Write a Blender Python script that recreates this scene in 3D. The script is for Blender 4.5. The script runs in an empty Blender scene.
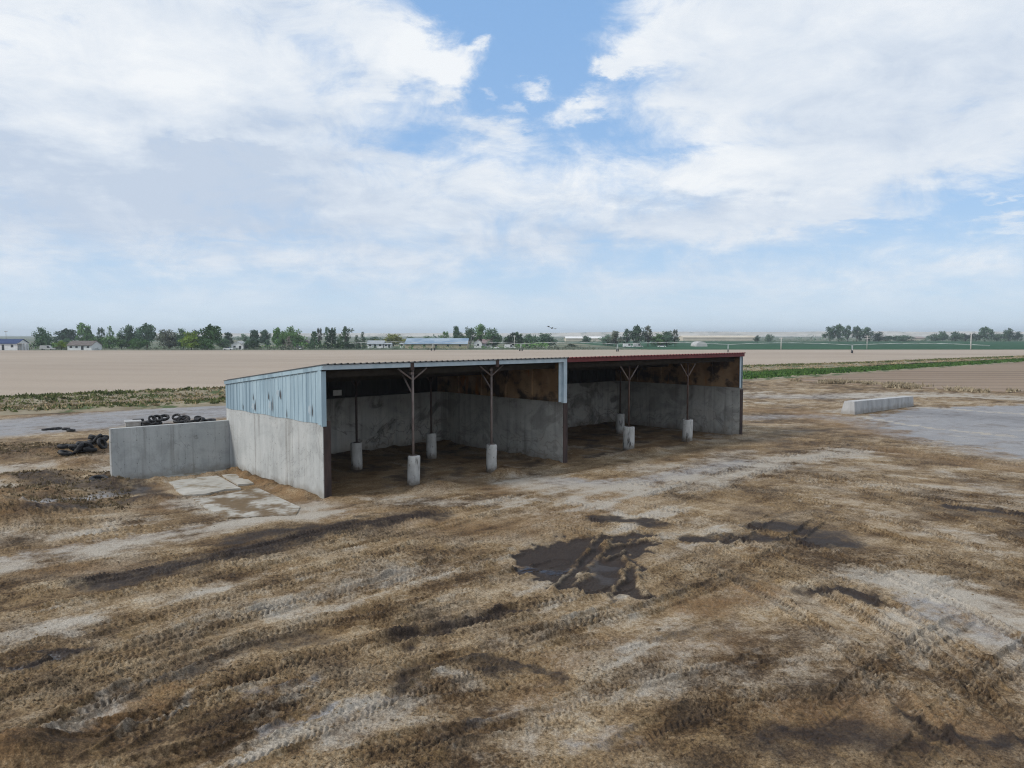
import bpy, math, random
import numpy as np
from mathutils import Vector
random.seed(7); RNG = np.random.default_rng(7)
scene = bpy.context.scene
COL = scene.collection
F, H = 788.0, 7.5                       # focal length in pixels, height of the eye above the yard
TH = math.atan(49 / F)                  # the camera looks a little below the horizon
CT, ST = math.cos(TH), math.sin(TH)

def ray(px, py):
    X, Y = (px - 512) / F, -(py - 384) / F
    return (X, CT + Y * ST, -ST + Y * CT)
def P(px, py, z=0.0):                   # where the sight line through a picture point meets the level z
    d = ray(px, py); t = (z - H) / d[2]
    return (d[0] * t, d[1] * t, z)
def depth_of(by): return P(512, by)[1]
def AT(px, dep, z=0.0):                 # ground point in the direction px at a given distance ahead
    return ((px - 512) / F * dep * CT * 1.0, dep, z)

# ------------------------------------------------------------------ mesh building
class MB:
    def __init__(s): s.v = []; s.f = []; s.sm = []; s.mi = []; s.m = 0
    def face(s, idx, smooth=False): s.f.append(idx); s.sm.append(smooth); s.mi.append(s.m)
    def add(s, pts, faces, smooth=False):
        b = len(s.v); s.v += [tuple(p) for p in pts]
        for f in faces: s.face([b + i for i in f], smooth)
    def hexa(s, p):                     # p[0:4] bottom loop, p[4:8] top loop
        s.add(p, [(3, 2, 1, 0), (4, 5, 6, 7), (0, 1, 5, 4), (1, 2, 6, 5), (2, 3, 7, 6), (3, 0, 4, 7)])
    def box(s, x0, x1, y0, y1, z0, z1, fr=None):
        p = [(x0, y0, z0), (x1, y0, z0), (x1, y1, z0), (x0, y1, z0), (x0, y0, z1), (x1, y0, z1), (x1, y1, z1), (x0, y1, z1)]
        if fr: p = [fr(*q) for q in p]
        s.hexa(p)
    def tube(s, a, b, r0, r1=None, n=10, rough=0.0, caps=True):
        r1 = r0 if r1 is None else r1
        a, b = Vector(a), Vector(b); d = (b - a).normalized()
        x = d.orthogonal().normalized(); y = d.cross(x)
        pts = []
        for q, r in ((a, r0), (b, r1)):
            for i in range(n):
                t = 2 * math.pi * i / n; rr = r * (1 + random.uniform(-rough, rough))
                pts.append(q + x * math.cos(t) * rr + y * math.sin(t) * rr)
        base = len(s.v); s.v += [tuple(p) for p in pts]
        for i in range(n):
            j = (i + 1) % n; s.face([base + i, base + j, base + n + j, base + n + i], True)
        if caps:
            s.face([base + i for i in reversed(range(n))]); s.face([base + n + i for i in range(n)])
    def prism(s, poly, a, b):           # poly: (p, q) pairs mapped by a at one end and b at the other
        n = len(poly); A = [a(*q) for q in poly]; B = [b(*q) for q in poly]
        base = len(s.v); s.v += [tuple(p) for p in A + B]
        s.face([base + i for i in range(n)]); s.face([base + n + i for i in reversed(range(n))])
        for i in range(n):
            j = (i + 1) % n; s.face([base + j, base + i, base + n + i, base + n + j])
    def build(s, name, mats, parent=None, off=(0, 0, 0)):
        me = bpy.data.meshes.new(name)
        me.from_pydata([(p[0] - off[0], p[1] - off[1], p[2] - off[2]) for p in s.v], [], s.f)
        for m in (mats if isinstance(mats, (list, tuple)) else [mats]): me.materials.append(m)
        me.polygons.foreach_set('use_smooth', s.sm); me.polygons.foreach_set('material_index', s.mi)
        me.update()
        o = bpy.data.objects.new(name, me); COL.objects.link(o)
        if parent: o.parent = parent
        return o
def tag(o, label=None, cat=None, group=None, kind=None):
    for k, x in (('label', label), ('category', cat), ('group', group), ('kind', kind)):
        if x: o[k] = x
    return o
def empty(name, loc, label, cat, group=None, rz=0.0):
    o = bpy.data.objects.new(name, None); COL.objects.link(o); o.location = loc; o.rotation_euler.z = rz
    o.empty_display_size = 0.2
    return tag(o, label, cat, group)
def copy_tree(o, parent=None):
    c = o.copy(); COL.objects.link(c)
    if parent: c.parent = parent
    for ch in [q for q in bpy.data.objects if q.parent == o]: copy_tree(ch, c)
    return c
def big_mesh(name, V, quads, mats, smooth=True, attrs=None, kind=None):
    me = bpy.data.meshes.new(name); nv, nf = len(V), len(quads); k = quads.shape[1]
    me.vertices.add(nv); me.vertices.foreach_set('co', V.astype(np.float32).ravel())
    me.loops.add(nf * k); me.loops.foreach_set('vertex_index', quads.astype(np.int32).ravel())
    me.polygons.add(nf); me.polygons.foreach_set('loop_start', np.arange(0, nf * k, k, dtype=np.int32))
    me.polygons.foreach_set('use_smooth', np.full(nf, smooth))
    for m in mats: me.materials.append(m)
    for an, arr in (attrs or {}).items():
        at = me.attributes.new(an, 'FLOAT_COLOR', 'POINT'); at.data.foreach_set('color', arr.astype(np.float32).ravel())
    me.update(calc_edges=True); me.validate()
    o = bpy.data.objects.new(name, me); COL.objects.link(o)
    if kind: o['kind'] = kind
    return o

# ------------------------------------------------------------------ noise on arrays
_perm = {}
def perlin(x, y, seed=0):
    if seed not in _perm:
        r = np.random.default_rng(1000 + seed); a = r.uniform(0, 2 * np.pi, 4096)
        _perm[seed] = (r.permutation(4096), np.cos(a).astype(np.float32), np.sin(a).astype(np.float32))
    pm, gx, gy = _perm[seed]
    xi = np.floor(x).astype(np.int64); yi = np.floor(y).astype(np.int64)
    xf = (x - xi).astype(np.float32); yf = (y - yi).astype(np.float32)
    u = xf * xf * xf * (xf * (xf * 6 - 15) + 10); w = yf * yf * yf * (yf * (yf * 6 - 15) + 10)
    def g(a, b, dx, dy):
        h = pm[(pm[(xi + a) & 4095] + yi + b) & 4095]; return gx[h] * dx + gy[h] * dy
    n0 = g(0, 0, xf, yf); n1 = g(1, 0, xf - 1, yf); n2 = g(0, 1, xf, yf - 1); n3 = g(1, 1, xf - 1, yf - 1)
    t0 = n0 + u * (n1 - n0); t1 = n2 + u * (n3 - n2)
    return (t0 + w * (t1 - t0)) * 1.4
def fbm(x, y, o=4, seed=0, gain=0.5, lac=2.03):
    s = 0; a = 1.0; f = 1.0; tot = 0
    for i in range(o):
        s = s + a * perlin(x * f + 17.3 * i, y * f - 9.1 * i, seed + i); tot += a; a *= gain; f *= lac
    return s / tot
def sstep(a, b, x):
    t = np.clip((x - a) / (b - a), 0, 1); return t * t * (3 - 2 * t)

# ------------------------------------------------------------------ shader helpers
class NT:
    def __init__(s, nt): s.nt = nt; s.N = nt.nodes; s.L = nt.links; s.N.clear()
    def n(s, t, **kw):
        q = s.N.new(t)
        for k, x in kw.items():
            if hasattr(q, k): setattr(q, k, x)
        return q
    def put(s, sock, val):
        if isinstance(val, bpy.types.NodeSocket): s.L.new(val, sock)
        elif val is not None:
            if hasattr(sock.default_value, '__len__') and not hasattr(val, '__len__'): val = (val,) * len(sock.default_value)
            if hasattr(sock.default_value, '__len__') and len(val) < len(sock.default_value): val = tuple(val) + (1.0,)
            sock.default_value = val
    def m(s, op, a, b=None, c=None, clamp=False):
        q = s.n('ShaderNodeMath', operation=op, use_clamp=clamp)
        for i, x in enumerate((a, b, c)): s.put(q.inputs[i], x)
        return q.outputs[0]
    def mix(s, f, a, b, bt='MIX'):
        q = s.n('ShaderNodeMix', data_type='RGBA', blend_type=bt)
        s.put(q.inputs[0], f); s.put(q.inputs[6], a); s.put(q.inputs[7], b); return q.outputs[2]
    def noise(s, vec, scale, detail=4, rough=0.55, stretch=None, dist=0.0):
        if stretch:
            mp = s.n('ShaderNodeMapping'); s.put(mp.inputs[0], vec); mp.inputs['Scale'].default_value = stretch; vec = mp.outputs[0]
        q = s.n('ShaderNodeTexNoise'); s.put(q.inputs['Vector'], vec)
        q.inputs['Scale'].default_value = scale; q.inputs['Detail'].default_value = detail
        q.inputs['Roughness'].default_value = rough; q.inputs['Distortion'].default_value = dist
        return q.outputs['Fac']
    def rng(s, x, a, b, c=0.0, d=1.0, smooth=True):
        q = s.n('ShaderNodeMapRange', interpolation_type='SMOOTHSTEP' if smooth else 'LINEAR')
        for i, y in enumerate((x, a, b, c, d)): s.put(q.inputs[i], y)
        return q.outputs[0]
    def ramp(s, f, stops):
        q = s.n('ShaderNodeValToRGB'); e = q.color_ramp.elements
        while len(e) < len(stops): e.new(0.5)
        for i, (p, c) in enumerate(stops): e[i].position = p; e[i].color = tuple(c) + (1.0,)
        s.put(q.inputs[0], f); return q.outputs[0]
def new_mat(name):
    m = bpy.data.materials.new(name); m.use_nodes = True; t = NT(m.node_tree)
    o = t.n('ShaderNodeOutputMaterial'); b = t.n('ShaderNodeBsdfPrincipled'); t.L.new(b.outputs[0], o.inputs[0])
    return m, t, b
def bump(t, b, h, strength, dist):
    q = t.n('ShaderNodeBump'); q.inputs['Strength'].default_value = strength; q.inputs['Distance'].default_value = dist
    t.put(q.inputs['Height'], h); t.L.new(q.outputs[0], b.inputs['Normal'])
def mat_noise(name, c1, c2, scale=2.0, stretch=(1, 1, 1), lo=0.3, hi=0.7, rough=0.85, metal=0.0, bmp=0.0, bscale=None, spots=None, detail=5, spec=0.3, foot=False):
    m, t, b = new_mat(name); co = t.n('ShaderNodeTexCoord').outputs['Object']
    n = t.noise(co, scale, detail, 0.6, stretch)
    c = t.mix(t.rng(n, lo, hi), c1, c2)
    if spots:                                # (colour, scale, lo, hi, stretch)
        for sc, ss, a, bb, st in spots:
            c = t.mix(t.rng(t.noise(co, ss, 6, 0.62, st), a, bb), c, sc)
    if foot:
        sz_ = t.n('ShaderNodeSeparateXYZ'); t.put(sz_.inputs[0], co); c = t.mix(t.m('MULTIPLY', t.rng(t.m('ADD', sz_.outputs[2], t.m('MULTIPLY', t.noise(co, 3, 6, .65), .9)), .45, 1.0, 1, 0), .85), c, (.09, .062, .036))
    t.put(b.inputs['Base Color'], c); b.inputs['Roughness'].default_value = rough; b.inputs['Metallic'].default_value = metal
    b.inputs['Specular IOR Level'].default_value = spec
    if bmp: bump(t, b, t.noise(co, bscale or scale * 5, 6, 0.65, stretch), 1.0, bmp)
    return m
M = {}
def concrete(name, c1, c2, seam_axis=None, stain_shade=0.0):
    m, t, b = new_mat(name); co = t.n('ShaderNodeTexCoord').outputs['Object']
    sx = t.n('ShaderNodeSeparateXYZ'); t.put(sx.inputs[0], co)
    n = t.noise(co, 1.1, 6, 0.6, (1, 1, 0.35)); c = t.mix(t.rng(n, 0.3, 0.72), c1, c2)
    ver = t.noise(co, 2.6, 5, 0.6, (1, 1, 0.05))                                 # rain streaks
    c = t.mix(t.m('MULTIPLY', t.rng(ver, 0.48, 0.70), 0.55), c, (0.20, 0.195, 0.18))
    fine = t.noise(co, 14, 4, 0.7); c = t.mix(t.m('MULTIPLY', t.rng(fine, 0.45, 0.8), 0.35), c, tuple(x * 0.6 for x in c1))
    hgt = t.m('MULTIPLY', fine, 0.5)
    if seam_axis:
        ax = t.m('ADD', t.m('MULTIPLY', sx.outputs[0], seam_axis[0]), t.m('MULTIPLY', sx.outputs[1], seam_axis[1]))
        fr = t.m('ABSOLUTE', t.m('SUBTRACT', t.m('FRACT', t.m('DIVIDE', ax, 0.61)), 0.5))
        line = t.rng(fr, 0.465, 0.5)
        fz_ = t.m('ABSOLUTE', t.m('SUBTRACT', t.m('FRACT', t.m('DIVIDE', t.m('ADD', sx.outputs[2], 20.1), 1.2)), 0.5)); fx_ = t.m('ABSOLUTE', t.m('SUBTRACT', t.m('FRACT', t.m('ADD', t.m('DIVIDE', ax, 0.61), .5)), 0.5))
        hole = t.rng(t.m('SQRT', t.m('ADD', t.m('POWER', t.m('MULTIPLY', fz_, 1.2), 2.0), t.m('POWER', t.m('MULTIPLY', fx_, .61), 2.0))), .018, .032, 1, 0)
        c = t.mix(t.m('MULTIPLY', hole, .7), c, (.12, .115, .11)); crk = t.m('ABSOLUTE', t.m('SUBTRACT', t.noise(co, .45, 6, .6, (1, 1, .6), 1.0), .5)); c = t.mix(t.m('MULTIPLY', t.rng(crk, .0, .006, 1, 0), .45), c, (.14, .135, .13))
        c = t.mix(t.m('MULTIPLY', line, t.rng(ver, 0.35, 0.65, 0.12, 0.6)), c, (0.17, 0.165, 0.155))
        hgt = t.m('SUBTRACT', hgt, t.m('MULTIPLY', line, .3)); cl = t.noise(co, .5, 6, .65, (1, 1, 1.6), .8); c = t.mix(t.m('MULTIPLY', t.rng(cl, .45, .7), .4), c, (.50, .50, .485)); c = t.mix(t.m('MULTIPLY', t.rng(cl, .5, .32), .35), c, (.22, .225, .22))
    if stain_shade:
        st = t.noise(co, 0.42, 7, 0.62, (1, 1, 1.3), 1.2)
        c = t.mix(t.m('MULTIPLY', t.rng(st, 0.49, 0.62), stain_shade), c, (0.05, 0.043, 0.036))
        st2 = t.noise(co, 0.55, 7, 0.65, (1, 1, 1.0), 1.6)
        c = t.mix(t.m('MULTIPLY', t.rng(sx.outputs[2], 2.0, 3.4), stain_shade * .6), c, (.11, .107, .10))  # painted shade: bay walls darken evenly towards the top
        lowz = t.rng(t.m('ADD', sx.outputs[2], t.m('MULTIPLY', t.noise(co, .35, 4, .6), 2.4)), 2.3, 3.5, 1.0, 0.0)
        c = t.mix(t.m('MULTIPLY', t.m('MULTIPLY', t.rng(st2, 0.42, 0.62), lowz), stain_shade), c, (0.46, 0.415, 0.36))
        crk = t.m('ABSOLUTE', t.m('SUBTRACT', t.noise(co, .42, 3, .5, (1, 1, 1.2), 2.2), .5)); c = t.mix(t.m('MULTIPLY', t.m('MULTIPLY', t.rng(crk, .0, .035, 1, 0), lowz), stain_shade * .9), c, (.07, .06, .05))
        low = t.rng(t.m('ADD', sx.outputs[2], t.m('MULTIPLY', t.noise(co, 1.2, 5, 0.6), 1.4)), 0.5, 1.5, 1.0, 0.0)
        c = t.mix(t.m('MULTIPLY', low, 0.55), c, (0.15, 0.11, 0.07))
    else:
        low = t.rng(t.m('ADD', sx.outputs[2], t.m('MULTIPLY', t.noise(co, 1.5, 5, 0.6), 1.2)), 0.7, 1.15, 1.0, 0.0)
        c = t.mix(t.m('MULTIPLY', low, 0.45), c, (0.17, 0.14, 0.10))
    t.put(b.inputs['Base Color'], c); b.inputs['Roughness'].default_value = 0.9; b.inputs['Specular IOR Level'].default_value = 0.2
    bump(t, b, hgt, 0.6, 0.012); M[name] = m; return m

A = P(324, 500); MID = P(563, 462.5); R_ = P(739, 436)
LU = math.hypot(R_[0] - A[0], R_[1] - A[1]); U = ((R_[0] - A[0]) / LU, (R_[1] - A[1]) / LU); V = (-U[1], U[0])
ROT = math.atan2(U[1], U[0])
def W0(u, v, z): return (A[0] + U[0] * u + V[0] * v, A[1] + U[1] * u + V[1] * v, z)
def W(u, v, z): return W0(u, v * (.9 + .1 * min(1, max(0, u) / 16)), z)     # the end wall is a little shorter than the far ones

concrete('concrete_side', (0.35, 0.365, 0.365), (0.46, 0.475, 0.47), V)
concrete('concrete_long', (0.35, 0.365, 0.365), (0.46, 0.475, 0.47), U)
concrete('concrete_bay', (0.40, 0.39, 0.36), (0.53, 0.515, 0.475), U, 0.6)
concrete('concrete_bay_side', (0.41, 0.405, 0.375), (0.53, 0.52, 0.48), V, 0.35)
concrete('concrete_plain', (0.36, 0.365, 0.37), (0.48, 0.48, 0.475))
M['siding'] = mat_noise('blue_siding', (0.29, 0.40, 0.47), (0.41, 0.53, 0.595), 1.4, (1, 1, 0.25), 0.25, 0.75, 0.5, 0.25,
    spots=[((0.05, 0.06, 0.07), 1.9, 0.66, 0.72, (1, 1, 0.16)), ((0.55, 0.62, 0.65), 2.3, 0.68, 0.74, (1, 1, 0.4)), ((0.17, 0.15, 0.13), 9, 0.69, 0.76, (1, 1, 0.6)), ((.25, .345, .41), .8, .5, .56, (1, 1, .02))], bmp=0.01, bscale=5)
M['trim'] = mat_noise('pale_blue_trim', (0.36, 0.45, 0.51), (0.47, 0.55, 0.60), 2, (1, 1, 1), rough=0.5, metal=0.15, spots=[((0.2, 0.2, 0.2), 7, 0.66, 0.74, (1, 1, 0.4))])
M['red'] = mat_noise('red_trim', (0.11, 0.014, 0.018), (0.155, 0.03, 0.03), 2, rough=0.5, spots=[((0.08, 0.03, 0.025), 5, 0.62, 0.72, (1, 1, 1))])
M['roof'] = mat_noise('shade_dark_roof', (0.045, 0.047, 0.05), (0.08, 0.083, 0.085), 1.5, rough=0.75, metal=0.1)  # far darker than bare metal: shade under the roof put into the colour
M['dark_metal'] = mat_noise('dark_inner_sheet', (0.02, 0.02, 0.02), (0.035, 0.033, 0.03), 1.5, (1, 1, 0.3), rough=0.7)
M['timber'] = mat_noise('shade_dark_timber', (0.022, 0.018, 0.014), (0.04, 0.032, 0.025), 3, (1, 1, 1), rough=0.9)  # purlins and beams coloured near black to stand in for interior shade
M['ply'] = mat_noise('stained_plywood', (0.19, 0.112, 0.056), (0.33, 0.22, 0.125), 0.8, (1, 1, 0.8), 0.35, 0.65, 0.9,
    spots=[((0.045, 0.032, 0.024), 0.75, 0.46, 0.62, (1, 1, 1.2)), ((0.30, 0.12, 0.035), 1.2, 0.58, 0.7, (1, 1, 0.3)), ((0.10, 0.065, 0.04), 3, 0.55, 0.75, (1, 1, 6))], bmp=0.01)
M['rust'] = mat_noise('rusty_steel', (0.07, 0.042, 0.034), (0.125, 0.08, 0.062), 5, (1, 1, 0.5), rough=0.75, metal=0.2)
M['pipe'] = mat_noise('weathered_pipe', (0.16, 0.125, 0.115), (0.25, 0.21, 0.195), 5, (1, 1, 0.5), rough=0.7, metal=0.2)
M['end'] = mat_noise('rusted_end_plate', (0.035, 0.027, 0.026), (0.085, 0.055, 0.048), 2, (1, 1, 0.3), rough=0.8, metal=0.1)
M['pier'] = mat_noise('pier_concrete', (0.36, 0.355, 0.34), (0.52, 0.515, 0.49), 2.2, (1, 1, 0.5), rough=0.9, bmp=0.03, bscale=7, foot=True,
    spots=[((0.05, 0.045, 0.04), 3.1, 0.57, 0.68, (1, 1, 0.22)), ((0.14, 0.11, 0.08), 6, 0.6, 0.72, (1, 1, 1))])
M['white'] = mat_noise('white_board', (0.55, 0.55, 0.53), (0.7, 0.7, 0.68), 3)
M['rubber'] = mat_noise('tyre_rubber', (0.010, 0.010, 0.011), (0.024, 0.024, 0.026), 3, rough=0.65, spots=[((0.10, 0.088, 0.075), 3, 0.58, 0.75, (1, 1, 1))])

# ------------------------------------------------------------------ the yard (one relief sheet of churned mud)
NR, NC = 700, 1500
inv = np.linspace(1 / 9.6, 1 / 150.0, NR)
yy = 1.0 / inv
ss = np.linspace(-1.0, 1.0, NC)
X = (yy[:, None] * ss[None, :]).ravel(); Y = np.repeat(yy, NC)
X64, Y64 = X, Y
def catmull(pts, k=7):
    p = [np.array(q[:2]) for q in pts]
    if len(p) < 3: return np.array(p)
    p = [2 * p[0] - p[1]] + p + [2 * p[-1] - p[-2]]; out = []
    for i in range(1, len(p) - 2):
        for j in range(k):
            t = j / k
            out.append(0.5 * (2 * p[i] + (p[i + 1] - p[i - 1]) * t + (2 * p[i - 1] - 5 * p[i] + 4 * p[i + 1] - p[i + 2]) * t * t + (-p[i - 1] + 3 * p[i] - 3 * p[i + 1] + p[i + 2]) * t ** 3))
    out.append(p[-2]); return np.array(out)
warp1 = fbm(X * 0.9, Y * 0.9, 4, 11); warp2 = fbm(X * 0.9 + 40, Y * 0.9, 4, 21)
WX = X + 0.9 * warp1; WY = Y + 0.9 * warp2
def poly_dist(pts, rad, x, y):
    """indices near the line, distance, signed side, run along it"""
    lo = pts.min(0) - rad; hi = pts.max(0) + rad
    idx = np.nonzero((x > lo[0]) & (x < hi[0]) & (y > lo[1]) & (y < hi[1]))[0]
    x, y = x[idx], y[idx]
    best = np.full(len(idx), 1e9); side = np.zeros(len(idx)); run = np.zeros(len(idx)); acc = 0.0
    for a, b in zip(pts[:-1], pts[1:]):
        d = b - a; L = np.hypot(*d)
        if L < 1e-6: continue
        d = d / L; px, py = x - a[0], y - a[1]
        s = px * d[0] + py * d[1]; q = np.clip(s, 0, L); lat = px * -d[1] + py * d[0]
        ds = np.hypot(px - q * d[0], py - q * d[1]); k = ds < best
        best[k] = ds[k]; side[k] = lat[k]; run[k] = acc + s[k]; acc += L
    return idx, best, side, run
def stroke(field, px_pts, w, amt=1.0, soft=0.85, warp=True):
    pts = catmull([P(*q) for q in px_pts])
    i, d, _, _ = poly_dist(pts, w * (1 + soft) + 1.2, WX if warp else X, WY if warp else Y)
    f = amt * (1 - sstep(w * (1 - soft), w * (1 + soft), d)); field[i] = np.maximum(field[i], f)
def region(px_poly):                       # soft inside test of a polygon on the ground (metres inside)
    pts = np.array([P(*q)[:2] for q in px_poly]); n = len(pts)
    inside = np.zeros(len(X), bool); d = np.full(len(X), 1e9)
    for k in range(n):
        a, b = pts[k], pts[(k + 1) % n]; e = b - a
        t = np.clip(((WX - a[0]) * e[0] + (WY - a[1]) * e[1]) / (e @ e), 0, 1)
        d = np.minimum(d, np.hypot(WX - a[0] - t * e[0], WY - a[1] - t * e[1]))
        c = ((a[1] > WY) != (b[1] > WY)) & (WX < (b[0] - a[0]) * (WY - a[1]) / (b[1] - a[1] + 1e-12) + a[0]); inside ^= c
    return np.where(inside, d, -d)
Z0 = lambda: np.zeros(len(X))
su = (X - A[0]) * U[0] + (Y - A[1]) * U[1]; sv = (X - A[0]) * V[0] + (Y - A[1]) * V[1]
inshed = (su > 0) & (su < LU) & (sv > 0.1) & (sv < 11.8)
# flow of the wheel traffic: along the shed on the near side, swinging outwards on the far right
turn = sstep(4, 20, X - 0.15 * (Y - 30)); ang = 0.82 - 1.55 * turn + 0.25 * fbm(X * 0.06, Y * 0.06, 2, 31)
def streak(a0, fl, fc, o, seed):
    ca, sa = math.cos(a0), math.sin(a0); return fbm((X * ca + Y * sa) * fl, (-X * sa + Y * ca) * fc, o, seed)
s1 = streak(0.85, 0.16, 1.0, 3, 41); s2 = streak(-0.62, 0.16, 1.0, 3, 51); s3 = streak(0.45, 0.12, 0.8, 3, 61)
st_ = s1 * (1 - turn) + s2 * turn; st_ = 0.75 * st_ + 0.35 * s3
big = fbm(X * 0.11, Y * 0.11, 4, 71); mid = fbm(X * 0.45, Y * 0.45, 5, 81); fine = fbm(X * 2.3, Y * 2.3, 4, 91)
pale, wet, ochre, grey, water, clod = Z0(), Z0(), Z0(), Z0(), Z0(), Z0()
# pale dried ground and scraped concrete
for pts, w, a in [
    ([(-60, 575), (60, 556), (160, 538), (250, 520), (310, 506)], 1.1, .85), ([(-30, 545), (70, 535), (150, 520)], .7, .6),
    ([(280, 608), (340, 590), (400, 575)], .9, .75), ([(-40, 650), (40, 632), (95, 620)], .7, .8), ([(200, 590), (260, 575)], .4, .5),
    ([(525, 482), (590, 490), (680, 482), (770, 464), (850, 452)], 1.9, .85), ([(530, 480), (560, 495), (630, 518)], .7, .8),
    ([(400, 503), (460, 503), (540, 500)], .9, .75), ([(360, 500), (400, 497)], .5, .6), ([(640, 470), (700, 465), (745, 452)], 1.4, .6),
    ([(840, 470), (930, 470), (1040, 505)], .9, .5), ([(860, 575), (940, 590), (1040, 630)], 1.0, .8), ([(900, 620), (1000, 650), (1060, 690)], .8, .7),
    ([(660, 690), (720, 665), (770, 655)], .45, .7), ([(330, 735), (420, 700), (470, 680)], .45, .7), ([(590, 700), (650, 680)], .4, .6),
    ([(60, 735), (140, 690), (225, 660)], .28, .8), ([(130, 735), (215, 690)], .18, .6), ([(250, 720), (300, 690)], .25, .6), ([(510, 650), (570, 630)], .4, .5),
    ([(200, 770), (290, 735)], .3, .6), ([(470, 770), (540, 740)], .4, .5), ([(700, 620), (760, 640), (850, 640)], .8, .45), ([(640, 640), (780, 660), (1040, 640)], 2.4, .45), ([(560, 510), (700, 530), (860, 560)], 2.6, .3), ([(800, 480), (920, 490), (1050, 520)], 2.5, .3), ([(200, 620), (330, 590), (430, 565)], 1.2, .35), ([(720, 590), (860, 620), (1040, 700)], 1.2, .3), ([(300, 600), (420, 580), (520, 560)], 1.3, .35), ([(340, 720), (480, 715), (640, 690)], .7, .4), ([(840, 500), (960, 540), (1060, 560)], 1.5, .35), ([(190, 502), (250, 512), (315, 515)], 1.3, .85)]:
    stroke(pale, pts, w, a)
for pts, w, a in [([(0, 470), (50, 466), (110, 458)], 1.6, .95), ([(100, 462), (112, 476), (135, 487)], .6, .9), ([(-40, 485), (0, 492), (45, 494)], 1.4, .8),
    ([(742, 393), (800, 396), (850, 396)], 4.0, .6), ([(850, 396), (930, 394), (1060, 400)], 4.0, .8), ([(880, 397), (950, 396), (1060, 402)], 1.3, 1.3), ([(858, 415.5), (880, 420), (930, 428), (1010, 436)], .3, 1.3), ([(916, 407), (950, 409), (990, 412), (1050, 416)], .45, 1.4),
    ([(745, 402), (800, 405)], 1.5, .5), ([(830, 412), (850, 410)], 1.0, .8)]:
    stroke(pale, pts, w, a)
# bluish grey pads and the road
pad = region([(858, 417), (914, 408), (1100, 402), (1140, 470), (1020, 458), (905, 436)])
grey = np.maximum(grey, sstep(-1.2, 1.6, pad + 2.2 * mid))
stroke(grey, [(-120, 436), (0, 428), (110, 419), (300, 404)], 7.5, .9, .35)
stroke(grey, [(745, 418), (800, 416), (856, 420), (905, 435), (1000, 455)], 2.5, .6); stroke(grey, [(745, 396), (800, 397), (870, 395)], 4, .6)
stroke(grey, [(0, 560), (110, 543), (240, 522)], .7, .5); stroke(grey, [(35, 512), (70, 504), (140, 490)], .7, .9)
stroke(grey, [(560, 482), (640, 482), (740, 462)], 1.2, .8); stroke(grey, [(330, 720), (420, 690)], .35, .45); stroke(grey, [(460, 728), (510, 712)], .5, .42)
stroke(grey, [(245, 698), (305, 682)], .35, .45); stroke(grey, [(580, 744), (635, 733)], .4, .4); stroke(grey, [(930, 605), (1000, 640)], .9, .7); stroke(grey, [(250, 742), (330, 706)], .2, .7)
# dark wet ground
for pts, w, a in [
    ([(100, 582), (190, 566), (260, 548), (340, 528), (430, 515)], .95, .9), ([(235, 540), (300, 528)], .7, .8), ([(-30, 675), (20, 668), (75, 655)], .35, 1.0),
    ([(600, 520), (625, 522), (650, 524)], .6, .95), ([(690, 540), (740, 538), (770, 540)], .45, .8), ([(765, 528), (800, 528), (850, 545)], .8, .85), ([(810, 592), (850, 592), (875, 603)], .45, .9), ([(860, 545), (830, 540)], .4, .6),
    ([(780, 742), (840, 735), (900, 742)], .6, .75), ([(900, 715), (960, 742), (1040, 750)], .35, .8), ([(150, 690), (240, 650), (330, 640)], .4, .6), ([(390, 645), (450, 625), (520, 612)], .35, .8),
    ([(380, 690), (470, 665), (560, 680)], .4, .7), ([(680, 590), (740, 580)], .4, .5), ([(650, 640), (720, 632)], .35, .5), ([(755, 528), (790, 527), (815, 532)], .55, 1.2), ([(800, 540), (840, 545)], .5, 1.1), ([(830, 594), (865, 598)], .35, 1.2), ([(690, 541), (735, 541), (765, 540)], .3, 1.1), ([(955, 507), (1000, 512), (1040, 515)], .45, 1.0), ([(760, 435), (820, 430), (880, 428)], .8, .5), ([(930, 510), (990, 515), (1050, 520)], .7, .5), ([(960, 480), (1040, 488)], .6, .4),
    ([(100, 480), (130, 480), (160, 500)], .7, .7), ([(30, 520), (80, 512), (150, 500)], .5, .7), ([(880, 412), (940, 414), (1060, 422)], 3.2, .42), ([(30, 478), (70, 485), (130, 492)], 1.2, .75), ([(-40, 458), (30, 452), (100, 447)], 2.0, .6), ([(0, 500), (60, 505)], .6, .4)]:
    stroke(wet, pts, w, a, .8)
for pts, w, a in [([(528, 570), (545, 572), (562, 571)], .3, 1.0), ([(-10, 672), (25, 668), (55, 660)], .16, 1.0), ([(600, 562), (604, 580)], .25, .6)]: stroke(water, pts, w, a, .5)
for pts, w, a in [([(330, 510), (420, 520), (520, 530), (620, 500)], 1.5, .5), ([(690, 610), (740, 600), (760, 590)], .6, .9), ([(450, 480), (500, 490)], 1.0, .6), ([(640, 650), (720, 640)], .7, .6),
    ([(800, 720), (870, 715), (960, 730)], .9, .8), ([(100, 720), (200, 690)], .4, .8), ([(540, 700), (560, 660)], .5, .6), ([(745, 410), (800, 412), (860, 428), (920, 436)], 2.2, .8), ([(880, 450), (960, 462), (1040, 470)], 1.5, .6), ([(50, 570), (180, 570)], .7, .5), ([(220, 470), (270, 488), (310, 505)], .5, .9), ([(140, 475), (170, 505), (150, 510)], .6, .8)]:
    stroke(ochre, pts, w, a)
pale = np.clip(pale * (0.75 + 0.9 * mid + 0.8 * st_ + 0.35 * fine), 0, 1) + np.clip(sstep(0.16, 0.5, st_ + 0.4 * big) * 0.55, 0, 1)
pale = np.clip(pale, 0, 1) * (1 - 0.85 * wet)
shade_floor = sstep(-0.5, 0.6, np.where(inshed, 1.0, -1.0))
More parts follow.
